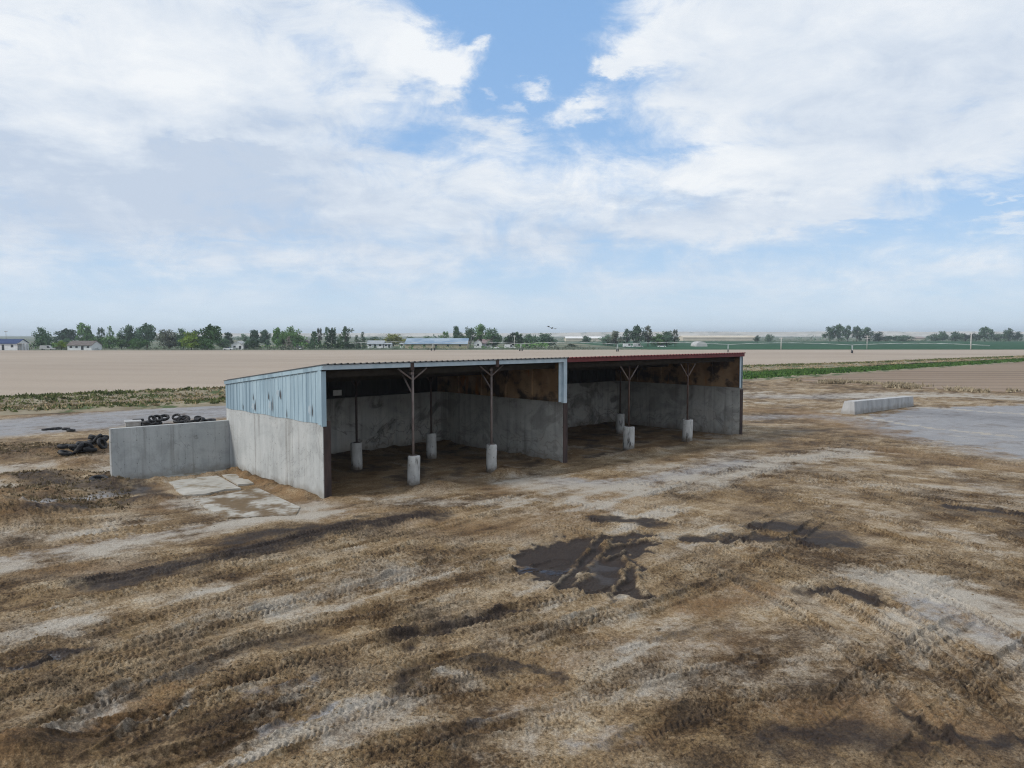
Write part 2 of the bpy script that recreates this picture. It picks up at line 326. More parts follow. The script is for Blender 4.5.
pale = np.where(inshed, np.clip(0.8 * sstep(0.1, 0.4, streak(ROT + 1.57, .2, .9, 4, 77) + .3 * big) * np.where(su > 16, 1.0, .5), 0, .5), pale)
ochre = np.where(inshed, np.maximum(ochre, .65), ochre)
wet = np.where(inshed, np.maximum(wet, 0.1 + 0.6 * sstep(-.1, .35, mid)), wet)
clod = np.clip(0.45 + 1.3 * fbm(X * 0.22, Y * 0.22, 3, 111) + 0.6 * st_, 0, 1) * (1 - 0.75 * np.clip(pale + grey, 0, 1)) * (1 - 0.4 * wet)
grey = np.clip(grey * (.95 + .5 * st_ + .45 * mid), 0, 1)
# relief
Zh = 0.07 * big + 0.05 * st_ * (1 - .6 * grey) + 0.03 * mid
clodn = 1 - np.abs(fbm(X * 4.6, Y * 4.6, 4, 121)) * 2.2; lump = fbm(X * 1.6, Y * 1.6, 3, 131)
near = 1 - sstep(45, 90, Y)
def tracks(px_pts, w=.5, amt=1.0, pitch=.24, shift=0.0):
    global Zh, clod, wet
    pts = catmull([P(*q) for q in px_pts]); tg = np.gradient(pts, axis=0); tg /= np.linalg.norm(tg, axis=1)[:, None] + 1e-9; pts = pts + shift * np.stack([-tg[:, 1], tg[:, 0]], 1)
    i, d, lat, run = poly_dist(pts, w + .5, X + .12 * warp1, Y + .12 * warp2)
    m = 1 - sstep(w * .4, w * .62, d); rim = np.exp(-((d - w * .66) / (w * .15)) ** 2)
    ph = (run + np.abs(lat) * 0.9) / pitch; saw = np.abs((ph - np.floor(ph)) * 2 - 1)
    keep = np.clip(0.85 + .9 * fbm(X[i] * .25, Y[i] * .25, 2, 141), 0, 1) * amt * sstep(0, 2.5, run) * (1 - sstep(-2.5, 0, run - run.max()))
    Zh[i] += keep * (-0.06 * m + 0.065 * rim * (0.7 + 0.8 * lump[i]) + 0.055 * m * sstep(.2, .8, saw))
    clod[i] = np.maximum(clod[i], np.clip(rim * .9 * keep, 0, 1)); wet[i] = np.maximum(wet[i], np.clip(m * keep * .55 * (1 - sstep(.2, .8, saw) * .75), 0, 1))
TR = [[(-60, 775), (120, 695), (260, 637), (430, 600), (560, 560)], [(-80, 725), (60, 683), (220, 627), (400, 575), (480, 540)], [(-60, 810), (200, 748), (330, 692), (470, 655), (620, 610)],
      [(150, 800), (330, 725), (480, 668), (600, 640)], [(-20, 692), (150, 640), (300, 600), (420, 560)], [(-40, 628), (200, 577), (400, 528)], [(-40, 549), (150, 528), (300, 508)],
      [(-60, 530), (100, 515), (250, 498)], [(600, 480), (760, 500), (900, 540), (1060, 600)], [(640, 470), (830, 482), (1060, 522)], [(760, 472), (900, 502), (1080, 565)], [(420, 655), (640, 612), (760, 562), (820, 520)],
      [(540, 790), (720, 705), (900, 690)], [(30, 800), (170, 715), (300, 660), (420, 640)], [(540, 500), (700, 530), (860, 590), (1040, 700)], [(520, 520), (680, 560), (820, 630), (960, 760)],
      [(260, 790), (420, 740), (620, 720)], [(300, 640), (380, 630), (470, 610)], [(280, 655), (380, 645), (520, 615)], [(380, 610), (450, 590), (520, 580)],
      [(960, 440), (860, 445), (760, 462), (640, 500)], [(1040, 470), (930, 452), (800, 440)], [(110, 600), (300, 560), (470, 520), (560, 500)], [(880, 790), (960, 700), (1040, 640)], [(860, 620), (960, 580), (1040, 560)],
      ]
for i, t_ in enumerate(TR):
    for sh in (0, 1.75): tracks(t_, .42 if i % 3 else .5, 1.0, .15 + .03 * (i % 3), sh)
for t_ in [[(-40, 742), (90, 690), (230, 640), (400, 598), (540, 560)], [(-60, 772), (60, 722), (240, 662), (430, 616), (560, 590)], [(-30, 660), (120, 626), (280, 584), (420, 545)], [(60, 800), (260, 722), (420, 668), (580, 632), (700, 590)],
           [(-30, 618), (120, 590), (300, 548), (440, 520)], [(-30, 556), (120, 537), (280, 512)], [(620, 486), (780, 508), (930, 552), (1060, 606)], [(680, 478), (860, 500), (1060, 548)], [(300, 800), (480, 730), (660, 690), (800, 640)], [(560, 515), (700, 555), (860, 625), (1010, 740)]]:
    for sh in (0, 1.8):
        pts = catmull([P(*q) for q in t_], 10); tg = np.gradient(pts, axis=0); tg /= np.linalg.norm(tg, axis=1)[:, None] + 1e-9; pts = pts + sh * np.stack([-tg[:, 1], tg[:, 0]], 1)
        i, d, lat, run = poly_dist(pts, .7, X + .1 * warp1, Y + .1 * warp2); ed = np.exp(-((np.abs(lat) - .24) / .055) ** 2) * (d < .5); m = 1 - sstep(.16, .26, d)
        k = np.clip(.8 + .8 * fbm(X[i] * .3, Y[i] * .3, 2, 271), .25, 1) * sstep(0, 3, run) * (1 - sstep(-3, 0, run - run.max()))
        Zh[i] += k * (-.035 * m + .05 * ed * (.8 + .7 * fine[i])); wet[i] = np.maximum(wet[i], k * .5 * np.exp(-((np.abs(lat) - .2) / .05) ** 2) * (d < .5)); wet[i] = np.maximum(wet[i], k * .22 * m)
ridge = Z0(); pud = region([(522, 552), (560, 543), (596, 534), (640, 536), (668, 541), (652, 551), (630, 562), (650, 596), (640, 604), (612, 588), (562, 590), (528, 577)])
pw = sstep(-.25, .3, pud + .9 * lump + .7 * mid + .35 * fine); wet = np.maximum(wet, .42 * sstep(-1.3, .2, pud + .9 * lump + .8 * mid)); wet = np.maximum(wet, 1.3 * pw); Zh = Zh * (1 - .6 * pw) - .07 * pw; clod *= 1 - .3 * pw; pale *= 1 - pw
for t_, rw in [([(552, 594), (575, 565), (603, 533)], .13), ([(580, 578), (598, 560), (611, 540)], .16), ([(574, 586), (590, 577), (600, 572)], .14), ([(614, 592), (624, 572), (626, 558)], .14), ([(600, 548), (625, 545), (650, 540)], .13), ([(606, 560), (618, 556), (625, 552)], .1), ([(645, 598), (636, 575), (630, 566)], .16)]:
    pts = catmull([P(*q) for q in t_]); i, d, lat, run = poly_dist(pts, 1.2, X + .25 * warp1, Y + .25 * warp2)
    rim = np.exp(-(d / rw) ** 2) * np.clip(.75 + .7 * lump[i] + .6 * fine[i], 0, 1.6); Zh[i] += .12 * rim; ridge[i] = np.maximum(ridge[i], .07 * np.clip(rim, 0, 1)); ochre[i] *= 1 - rim.clip(0, 1); clod[i] = np.maximum(clod[i], np.clip(rim, 0, 1)); wet[i] *= 1 - .8 * np.clip(rim, 0, 1)
Zh += clod * (0.065 * np.clip(clodn, -.3, 1) + 0.05 * lump) * (0.35 + 0.65 * near) + 0.012 * fine * (1 - grey)
c3 = 1 - np.abs(fbm(X * 8.5, Y * 8.5, 3, 241)) * 2.4; Zh += .042 * np.clip(c3, -.5, 1) * np.clip(.25 + clod, 0, 1) * (1 - sstep(25, 50, Y)) * (1 - .8 * grey)
# fine windrows left by the loader blade
bl = streak(.85, .10, 2.6, 2, 151) * (1 - turn) + streak(-.62, .10, 2.6, 2, 161) * turn
Zh += 0.016 * (1 - np.abs(bl) * 2) * np.clip(.4 + mid, 0, 1) * near * (1 - .7 * grey)
Zh *= 1 - .65 * sstep(-3.5, -.5, sv) * (1 - sstep(13, 17, sv)) * sstep(-9, -6, su) * (1 - sstep(35, 38, su))
def mound(px, py, r, h, sq=1.0, rot=0.0):
    c = P(px, py); dx, dy = X - c[0], Y - c[1]; ca, sa = math.cos(rot), math.sin(rot)
    d = np.hypot((dx * ca + dy * sa), (-dx * sa + dy * ca) / sq) / r * (1 + .35 * mid)
    k = np.exp(-d * d * 1.6); Zh[:] = Zh + h * k * (1 + .35 * lump); clod[:] = np.maximum(clod, k * .9); ochre[:] = np.maximum(ochre, k * .8 * (py > 440)); pale[:] *= 1 - .8 * np.clip(k, 0, 1)
    return k
flat = np.clip(water + .9 * sstep(.2, .8, grey) * (pad > -1), 0, 1); Zh = Zh * (1 - .85 * flat) - .02 * water
for a in [(440, 489, 1.3, .42, .6, ROT), (420, 491, .8, .2, .6, ROT), (510, 475, 1.1, .36, .6, ROT), (497, 476, .7, .2, .6, ROT), (655, 451, 1.1, .3, .6, ROT), (634, 453, 1.3, .25, .5, ROT), (694, 444, 1.0, .25, .5, ROT), (8, 760, 1.1, .5, .8, .3), (-20, 520, 4, .9, .7, 0), (20, 500, 3.0, .55, .6, .5), (105, 487, 2.2, .32, .5, .6), (150, 501, 1.5, .3, .5, .5),
          (90, 464, 3.4, .45, .5, .5), (118, 478, 1.4, .35, .7, 0), (40, 478, 3.2, .35, .5, .4), (60, 452, 6, .4, .4, .6), (560, 466, .8, .2, .5, ROT), (850, 405, 2.2, .5, .6, ROT), (735, 437, 1.3, .18, .5, ROT)]: mound(*a)
# spoil against the foot of the walls
def berm(u0, v0, u1, v1, w, h):
    pts = np.array([W(u0, v0, 0)[:2], W(u1, v1, 0)[:2]]); i, d, lat, run = poly_dist(pts, w * 2, X + .3 * warp1, Y + .3 * warp2)
    k = np.exp(-(d / w) ** 2) * (.75 + .6 * lump[i] + .5 * mid[i]); Zh[i] += h * np.clip(k, 0, 2)
    pale[i] *= 1 - np.clip(k, 0, 1) * .9; clod[i] = np.maximum(clod[i], np.clip(k, 0, 1)); ochre[i] = np.maximum(ochre[i], np.clip(k, 0, 1) * .7)
berm(-.2, 1.0, -.2, 10.6, .4, .26); berm(-6.3, 10.45, -.3, 10.45, .4, .28); berm(.3, -.35, 5, -.4, .5, .14); berm(.5, 11.4, 15.5, 11.4, .7, .3); berm(16, 11.4, 34, 11.4, .6, .2); berm(15.2, .5, 15.2, 11, .4, .2)
# beyond: lines of the ditch and the fields
FR = np.array([(-300, -77), (-48, 73.9), (-30.5, 84.4), (37.3, 128.5), (80.9, 166), (142, 219), (420, 455)])
BK = np.array([(-320, -60), (-59, 91), (-39.2, 108.4), (53.7, 184.7), (86.9, 203.8), (174.5, 268.6), (440, 470)])
yf = np.interp(X, FR[:, 0], FR[:, 1])
fade = sstep(0, 12, yf - Y) * sstep(9.7, 10.6, Y) * (1 - sstep(.95, .995, np.abs(np.tile(ss, NR))))
edge_field = sstep(-6, 3, region([(800, 381), (824, 382.5), (928, 388.5), (1100, 399), (1100, 360), (840, 375)])) * (Y > 90)
Zh = Zh * fade * (1 - edge_field) - .08 * edge_field
quads = np.empty((NR - 1, NC - 1, 4), np.int64); b = np.arange(NR * NC).reshape(NR, NC)
quads[..., 0] = b[:-1, :-1]; quads[..., 1] = b[:-1, 1:]; quads[..., 2] = b[1:, 1:]; quads[..., 3] = b[1:, :-1]
quads = quads.reshape(-1, 4); ok = (Y < yf + 1.5); quads = quads[ok[quads].all(1)]
s4 = streak(.8, .3, 3.2, 2, 221) * (1 - turn) + streak(-.55, .3, 3.2, 2, 231) * turn; md2 = fbm(X * 1.1, Y * 1.1, 4, 251)
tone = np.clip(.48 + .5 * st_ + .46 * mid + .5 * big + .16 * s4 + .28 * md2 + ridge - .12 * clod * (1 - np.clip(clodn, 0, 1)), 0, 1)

m, t, bs = new_mat('yard_mud'); M['mud'] = m
pos = t.n('ShaderNodeNewGeometry').outputs['Position']
def attr(name):
    q = t.n('ShaderNodeAttribute', attribute_name=name); s = t.n('ShaderNodeSeparateColor'); t.put(s.inputs[0], q.outputs['Color']); return s.outputs[0], s.outputs[1], s.outputs[2], q.outputs['Alpha']
aP, aW, aO, aG = attr('soil'); aT, aC, aL, aX = attr('wear')
f1 = t.noise(pos, 2.2, 8, 0.68); f2 = t.noise(pos, 11, 6, 0.7); f3 = t.noise(pos, 0.55, 6, 0.6); f4 = t.noise(pos, 30, 3, 0.7)
tn = t.m('ADD', t.m('MULTIPLY', aT, .55), t.m('ADD', t.m('MULTIPLY', f1, .45), t.m('MULTIPLY', t.m('SUBTRACT', f2, .5), .7)))
c = t.ramp(tn, [(.20, (.036, .022, .012)), (.36, (.108, .068, .034)), (.51, (.22, .152, .082)), (.66, (.33, .255, .165)), (.84, (.45, .39, .295))])
soft = t.m('MULTIPLY', t.rng(t.noise(pos, .33, 6, .62), .44, .70), .45)
c = t.mix(soft, c, t.mix(t.rng(tn, .25, .7), (.115, .095, .072), (.345, .305, .25)))
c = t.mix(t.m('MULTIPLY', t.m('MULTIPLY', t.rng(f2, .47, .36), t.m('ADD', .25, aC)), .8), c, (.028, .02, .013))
c = t.mix(t.m('MULTIPLY', aO, t.rng(f1, .3, .65)), c, (.185, .108, .05))
c = t.mix(t.m('MULTIPLY', t.rng(t.noise(pos, .9, 6, .65), .56, .7), .4), c, (.25, .165, .075))
gm = t.rng(t.m('ADD', aG, t.m('MULTIPLY', t.m('SUBTRACT', f1, .5), 1.3)), .2, 1.0)
c = t.mix(t.m('MULTIPLY', gm, .9), c, t.mix(f3, (.165, .172, .19), (.325, .33, .34)))
pm_ = t.rng(t.m('ADD', t.m('MULTIPLY', aP, 1.2), t.m('ADD', t.m('MULTIPLY', t.m('SUBTRACT', f1, .5), 1.3), t.m('MULTIPLY', t.m('SUBTRACT', f2, .5), .9))), .12, 1.05)
c = t.mix(t.m('MULTIPLY', pm_, .92), c, t.mix(f3, (.29, .258, .212), (.41, .375, .325)))
wm = t.rng(t.m('ADD', aW, t.m('MULTIPLY', t.m('SUBTRACT', f1, .5), 1.2)), .15, .95)
c = t.mix(t.m('MULTIPLY', wm, .96), c, t.mix(f2, (.008, .0055, .0055), (.036, .024, .019)))
grain = t.rng(f4, .32, .70, .66, 1.3); c = t.mix(1.0, c, t.n('ShaderNodeCombineColor').outputs[0], 'MULTIPLY') if False else c
hs = t.n('ShaderNodeHueSaturation'); t.put(hs.inputs['Value'], grain); t.put(hs.inputs['Color'], c)
t.put(bs.inputs['Base Color'], hs.outputs[0])
rg = t.m('SUBTRACT', t.m('SUBTRACT', .93, t.m('MULTIPLY', wm, .25)), t.m('MULTIPLY', gm, .15))
t.put(bs.inputs['Roughness'], t.m('SUBTRACT', rg, t.m('MULTIPLY', aL, .55), clamp=True)); bs.inputs['Specular IOR Level'].default_value = .22
hh = t.m('ADD', t.m('MULTIPLY', f1, .5), t.m('ADD', t.m('MULTIPLY', f2, .42), t.m('MULTIPLY', f4, .12)))
hh = t.m('MULTIPLY', hh, t.m('MULTIPLY', t.m('ADD', .3, aC), t.m('SUBTRACT', 1.0, t.m('MULTIPLY', aL, .95))))
bump(t, bs, hh, 1.0, .11)
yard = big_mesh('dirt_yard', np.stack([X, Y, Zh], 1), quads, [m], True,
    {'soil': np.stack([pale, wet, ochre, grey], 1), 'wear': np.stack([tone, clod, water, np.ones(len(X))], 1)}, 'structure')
from math import floor
def ground_z(x, y):
    r = (1 / y - inv[0]) / (inv[-1] - inv[0]) * (NR - 1); c_ = (x / y + 1) / 2 * (NC - 1)
    if 0 <= r < NR and 0 <= c_ < NC: return float(Zh[int(r) * NC + int(c_)])
    return 0.0

# loose clods and stones on the mud
n = 16000; yy_ = 1 / RNG.uniform(1 / 60, 1 / 12.5, n); xx_ = yy_ * RNG.uniform(-.75, .75, n)
r = np.clip(((1 / yy_ - inv[0]) / (inv[-1] - inv[0]) * (NR - 1)).astype(int), 0, NR - 1); cc = ((xx_ / yy_ + 1) / 2 * (NC - 1)).astype(int); id_ = r * NC + cc
keep = (RNG.uniform(0, 1, n) < .06 + .9 * clod[id_] ** 1.5) & ~inshed[id_] & (wet[id_] < .3) & (tone[id_] > .4); xx_, yy_, id_ = xx_[keep], yy_[keep], id_[keep]; n = len(xx_)
octv = np.array([(1, 0, 0), (0, 1, 0), (-1, 0, 0), (0, -1, 0), (.1, .1, .8), (0, 0, -.6), (.75, .7, .2), (-.7, .72, .1), (-.7, -.7, .25), (.7, -.74, .15)])
octf = np.array([(0, 6, 4), (6, 1, 4), (1, 7, 4), (7, 2, 4), (2, 8, 4), (8, 3, 4), (3, 9, 4), (9, 0, 4), (6, 0, 5), (1, 6, 5), (7, 1, 5), (2, 7, 5), (8, 2, 5), (3, 8, 5), (9, 3, 5), (0, 9, 5)])
sz = RNG.uniform(.010, .032, n) * (1 + (RNG.uniform(0, 1, n) > .96) * .9)
vv = octv[None] * (1 + RNG.uniform(-.3, .3, (n, 10, 1))) * sz[:, None, None] * np.stack([RNG.uniform(.7, 1.5, n), RNG.uniform(.7, 1.5, n), RNG.uniform(.6, 1, n)], 1)[:, None, :]
vv += np.stack([xx_, yy_, Zh[id_] + sz * .25], 1)[:, None, :]
ff = (octf[None] + 10 * np.arange(n)[:, None, None]).reshape(-1, 3)
M['clods'] = mat_noise('dry_clods', (.085, .06, .036), (.22, .165, .10), 3.5, lo=.3, hi=.65, rough=.95)
big_mesh('mud_clods', vv.reshape(-1, 3), ff, [M['clods']], False, None, 'stuff')

# ------------------------------------------------------------------ land beyond
def sheet(name, pts, z, mat):
    mb = MB(); mb.prism(pts, lambda x, y: (x, y, z), lambda x, y: (x, y, z - .6)); o = mb.build(name, mat); o['kind'] = 'structure'; return o
m, t, bs = new_mat('open_land'); co = t.n('ShaderNodeNewGeometry').outputs['Position']
sx = t.n('ShaderNodeSeparateXYZ'); t.put(sx.inputs[0], co)
n1 = t.noise(co, .004, 5, .6, (1, 3, 1)); n2 = t.noise(co, .8, 7, .65)
nearc = t.mix(n2, (.09, .065, .04), (.25, .2, .135)); farc = t.ramp(n1, [(.35, (.035, .06, .03)), (.52, (.075, .095, .05)), (.66, (.20, .175, .115))])
t.put(bs.inputs['Base Color'], t.mix(t.rng(sx.outputs[1], 120, 260), nearc, farc)); bs.inputs['Roughness'].default_value = .95
mb = MB(); NG = 72
ring = [[(r_ * math.cos(2 * math.pi * i / NG), r_ * math.sin(2 * math.pi * i / NG), -.12) for i in range(NG)] for r_ in (60, 300, 1500, 9000)]
mb.v = [(0, 0, -.12)] + [p for q in ring for p in q]
for i in range(NG):
    j = (i + 1) % NG; mb.face([0, 1 + i, 1 + j])
    for k in range(3): mb.face([1 + k * NG + i, 1 + (k + 1) * NG + i, 1 + (k + 1) * NG + j, 1 + k * NG + j])
mb.build('ground', m)['kind'] = 'structure'
def field_mat(name, c1, c2, row, pitch, rowamt, big_s=.012):
    m, t, bs = new_mat(name); co = t.n('ShaderNodeNewGeometry').outputs['Position']
    sx = t.n('ShaderNodeSeparateXYZ'); t.put(sx.inputs[0], co)
    w = t.m('ADD', t.m('MULTIPLY', sx.outputs[0], row[0]), t.m('MULTIPLY', sx.outputs[1], row[1]))
    wob = t.noise(co, .02, 4, .6)
    ln = t.m('SINE', t.m('ADD', t.m('MULTIPLY', w, 2 * math.pi / pitch), t.m('MULTIPLY', wob, 3.0)))
    bands = t.noise(co, big_s, 6, .6, (.5, 1.0, 1))
    c = t.mix(t.rng(bands, .32, .68), c1, c2); c = t.mix(t.m('MULTIPLY', t.rng(t.noise(co, .009, 5, .6, (.35, 1, 1), .6), .48, .66), .5), c, tuple(x * .78 for x in c1))
    c = t.mix(t.m('MULTIPLY', t.rng(ln, -.2, 1), t.m('MULTIPLY', rowamt, t.rng(t.noise(co, .03, 4, .6), .3, .7, .3, 1))), c, tuple(x * .55 for x in c1))
    c = t.mix(t.m('MULTIPLY', t.rng(t.noise(co, .5, 6, .7), .5, .8), .3), c, tuple(x * .65 for x in c1))
    t.put(bs.inputs['Base Color'], c); bs.inputs['Roughness'].default_value = .95; bs.inputs['Specular IOR Level'].default_value = .15
    bump(t, bs, t.m('ADD', t.noise(co, 1.5, 6, .7), t.m('MULTIPLY', ln, .3)), .6, .15); return m
sheet('plowed_field', [tuple(p) for p in BK[:]] + [(900, 470), (900, 409), (66, 404), (-40, 396), (-160, 386), (-900, 384)][1:], .02,
      field_mat('dry_tilled_soil', (.325, .268, .215), (.375, .315, .255), (.22, 1), 19, .13))
bf = [P(795, 380)[:2], P(824, 382.5)[:2], P(928, 388.5)[:2], P(1030, 393)[:2], (190, 150), (420, 420), P(1024, 362.3)[:2], P(896, 371)[:2], P(848, 374.5)[:2]]
sheet('furrowed_field', bf, .03, field_mat('brown_furrows', (.225, .168, .122), (.285, .22, .165), (.04, 1), 7.5, .75))
sheet('crop_field', [(72, 406), (900, 411), (1500, 930), (50, 930)], .05, field_mat('young_green_crop', (.012, .058, .026), (.022, .085, .036), (.02, 1), 22, .35))
# the ditch bank between road and field: uneven ground, grass on it
def strip_y(x, f): return np.interp(x, FR[:, 0], FR[:, 1]) * (1 - f) + np.interp(x, BK[:, 0], BK[:, 1]) * f
nx, nf = 420, 26; gx = np.linspace(-130, 330, nx); gf = np.linspace(-.04, 1.02, nf)
SX = np.repeat(gx, nf); SF = np.tile(gf, nx); SY = strip_y(SX, SF)
SZ = (.28 * np.exp(-((SF - .12) / .12) ** 2) + .4 * np.exp(-((SF - .86) / .12) ** 2) - .3 * np.exp(-((SF - .5) / .2) ** 2)) + .18 * fbm(SX * .3, SY * .3, 3, 171)
SZ = np.where((SF < 0) | (SF > 1), -.1, SZ + .05)
b = np.arange(nx * nf).reshape(nx, nf); q = np.stack([b[:-1, :-1], b[1:, :-1], b[1:, 1:], b[:-1, 1:]], -1).reshape(-1, 4)
M['bank'] = mat_noise('ditch_soil', (.16, .13, .085), (.27, .235, .165), .25, (1, 1, 1), spots=[((.06, .085, .03), .2, .5, .6, (1, 1, 1))], rough=.95)
big_mesh('ditch_bank', np.stack([SX, SY, SZ], 1), q, [M['bank']], True, None, 'structure')
def tufts(name, xs, ys, zs, hs, ws, mat, nb=3):
    n = len(xs); vs = np.empty((n, nb, 3, 3)); 
    for k in range(nb):
        a = RNG.uniform(0, 2 * np.pi, n); dx, dy = np.cos(a) * ws, np.sin(a) * ws; ox, oy = RNG.normal(0, .25, n) * ws * 3, RNG.normal(0, .25, n) * ws * 3
        lean = RNG.normal(0, .35, (2, n)) * hs
        vs[:, k, 0] = np.stack([xs + ox - dx, ys + oy - dy, zs - .05], 1); vs[:, k, 1] = np.stack([xs + ox + dx, ys + oy + dy, zs - .05], 1)
        vs[:, k, 2] = np.stack([xs + ox + lean[0], ys + oy + lean[1], zs + hs * RNG.uniform(.6, 1.1, n)], 1)
    return big_mesh(name, vs.reshape(-1, 3), np.arange(n * nb * 3).reshape(-1, 3), [mat], False, None, 'stuff')
def grass_mat(name, c1, c2, sc=.3):
    m, t, bs = new_mat(name); co = t.n('ShaderNodeNewGeometry').outputs['Position']
    t.put(bs.inputs['Base Color'], t.mix(t.rng(t.noise(co, sc, 6, .7), .3, .7), c1, c2)); bs.inputs['Roughness'].default_value = .9; bs.inputs['Specular IOR Level'].default_value = .1
    return m
n = 60000; gxs = RNG.uniform(-110, 240, n); gfs = RNG.uniform(.02, .99, n); gys = strip_y(gxs, gfs)
den = fbm(gxs * .08, gys * .08, 4, 181); greenness = sstep(10, 45, gxs) * (gfs < .62) * .9 + .34 + .9 * den + .3 * (gfs > .8)
right = gxs > 28
keepg = (greenness > RNG.uniform(.25, .95, n)) & ((np.abs(gfs - .7) > .1) | ~right) & ((np.abs(gfs - .42) > .16) | right | (den > .1))
def bank_z(x, f): 
    i = np.clip(((x - gx[0]) / (gx[1] - gx[0])).astype(int), 0, nx - 1); j = np.clip(((f - gf[0]) / (gf[1] - gf[0])).astype(int), 0, nf - 1); return SZ[i * nf + j]
k = keepg; lush = right & (gfs < .6 + .5 * fbm(gxs * .12, gys * .12, 3, 261))
hs = np.where(lush, RNG.uniform(.2, .55, n), RNG.uniform(.12, .42, n)); ws = np.where(lush, .3, .24) * RNG.uniform(.6, 1.3, n)
kk = k & lush; tufts('ditch_grass', gxs[kk], gys[kk], bank_z(gxs[kk], gfs[kk]), hs[kk], ws[kk], grass_mat('lush_grass', (.03, .082, .02), (.10, .17, .045)))
kk = k & ~lush; tufts('bank_weeds', gxs[kk], gys[kk], bank_z(gxs[kk], gfs[kk]), hs[kk], ws[kk], grass_mat('olive_weeds', (.06, .085, .03), (.17, .18, .075)))
kk = ~keepg & (RNG.uniform(0, 1, n) < .42) & ~lush; tufts('dry_weeds', gxs[kk], gys[kk], bank_z(gxs[kk], gfs[kk]), hs[kk] * .9, ws[kk], grass_mat('straw_weeds', (.24, .19, .11), (.38, .31, .19)))
e0, e1, e2, e3 = [np.array(P(*q)[:2]) for q in ((815, 382), (870, 385.5), (928, 388.7), (1090, 397.5))]
tt = RNG.uniform(0, 3, 6000); base = np.where(tt[:, None] < 1, e0 + (e1 - e0) * tt[:, None], np.where(tt[:, None] < 2, e1 + (e2 - e1) * (tt[:, None] - 1), e2 + (e3 - e2) * (tt[:, None] - 2)))
base = base + RNG.normal(0, 1.3, base.shape) + np.array([0, 1.5]); kd = fbm(base[:, 0] * .15, base[:, 1] * .15, 3, 191) > .02; base = base[kd]
tufts('dry_grass', base[:, 0], base[:, 1], np.full(len(base), .08), RNG.uniform(.12, .6, len(base)) * RNG.uniform(.6, 1.3, len(base)), RNG.uniform(.1, .22, len(base)), grass_mat('straw_grass', (.26, .21, .14), (.40, .34, .24)))
# rough dead weeds on the spoil left of the low wall and along its foot
pts = np.array([P(RNG.uniform(-30, 105), RNG.uniform(443, 458))[:2] for _ in range(900)] + [P(RNG.uniform(-40, 130), RNG.uniform(474, 512))[:2] for _ in range(1100)])
zz = np.array([ground_z(*p) for p in pts]); tufts('dead_weeds', pts[:, 0], pts[:, 1], zz, RNG.uniform(.04, .14, len(pts)), RNG.uniform(.03, .09, len(pts)), grass_mat('dead_weed', (.09, .065, .04), (.24, .19, .115), 1.0), 4)

# ------------------------------------------------------------------ concrete slabs by the shed
def slab(name, px, z, label_kind='structure'):
    mb = MB(); pts = [P(*q) for q in px]
    mb.prism([(p[0], p[1]) for p in pts], lambda x, y: (x, y, z), lambda x, y: (x, y, z - .35)); o = mb.build(name, M['slab']); o['kind'] = 'structure'
M['slab'] = mat_noise('scraped_slab', (.31, .295, .26), (.43, .41, .37), 1.0, rough=.9, spots=[((.20, .16, .105), .9, .5, .66, (1, 1, 1)), ((.15, .12, .085), .8, .62, .75, (1, 1, 1))], bmp=.01)
slab('concrete_slab', [(152, 478), (178, 474.5), (201, 471), (212, 475), (221, 479), (241, 490), (225, 491), (206, 495.5), (184, 497), (176, 492), (173, 486), (164, 481)], .09)
slab('concrete_slab', [(211, 470), (227, 468), (241, 476), (254, 485), (238, 486)], .09)

M['slab2'] = mat_noise('muddy_slab', (.30, .285, .25), (.42, .40, .36), 1.0, rough=.9, spots=[((.13, .09, .05), .7, .42, .58, (1, 1, 1)), ((.17, .12, .07), 2.5, .5, .7, (1, 1, 1))], bmp=.02)
M['slab'], keep_ = M['slab2'], M['slab']
slab('concrete_slab', [(192, 499), (215, 497), (243, 492), (256, 488), (278, 498), (300, 508), (296, 516), (262, 517), (228, 519), (207, 510)], .05)
# ------------------------------------------------------------------ the shed
T = .32; DB = 11.9; LB = 15.46; CH = 3.58; VF = -.28
def roof_z(v): return 6.15 - (v - VF) * (1.08 / 11.4)
shed = empty('open_front_shed', W(0, 0, 0), 'long open-fronted cattle shed with concrete walls, blue metal siding and a sloping roof', 'shed')
OFF = W(0, 0, 0)
def part(name, mb, mat, par=None): return mb.build(name, mat, par or shed, OFF)
def wall(u0, u1, v0, v1, mat, name='concrete_wall'):
    mb = MB(); mb.box(u0, u1, v0, v1, -.5, CH, W); return part(name, mb, mat)
wl = wall(0, T, 0, DB + T, M['concrete_side']); wm_ = wall(LB, LB + T, 0, DB, M['concrete_bay_side'])
wr = wall(LU, LU + T, 0, DB + T, M['concrete_bay_side']); wall(T, LB, DB, DB + T, M['concrete_bay']); wall(LB, LU, DB + .003, DB + T, M['concrete_bay'])
for w_, u0 in ((wl, 0), (wm_, LB), (wr, LU)):
    mb = MB(); mb.box(u0 + .03, u0 + T + .05, -.05, -.003, -.4, CH + .03 if w_ is not wr else CH - .1, W); part('end_plate', mb, M['end'], w_)
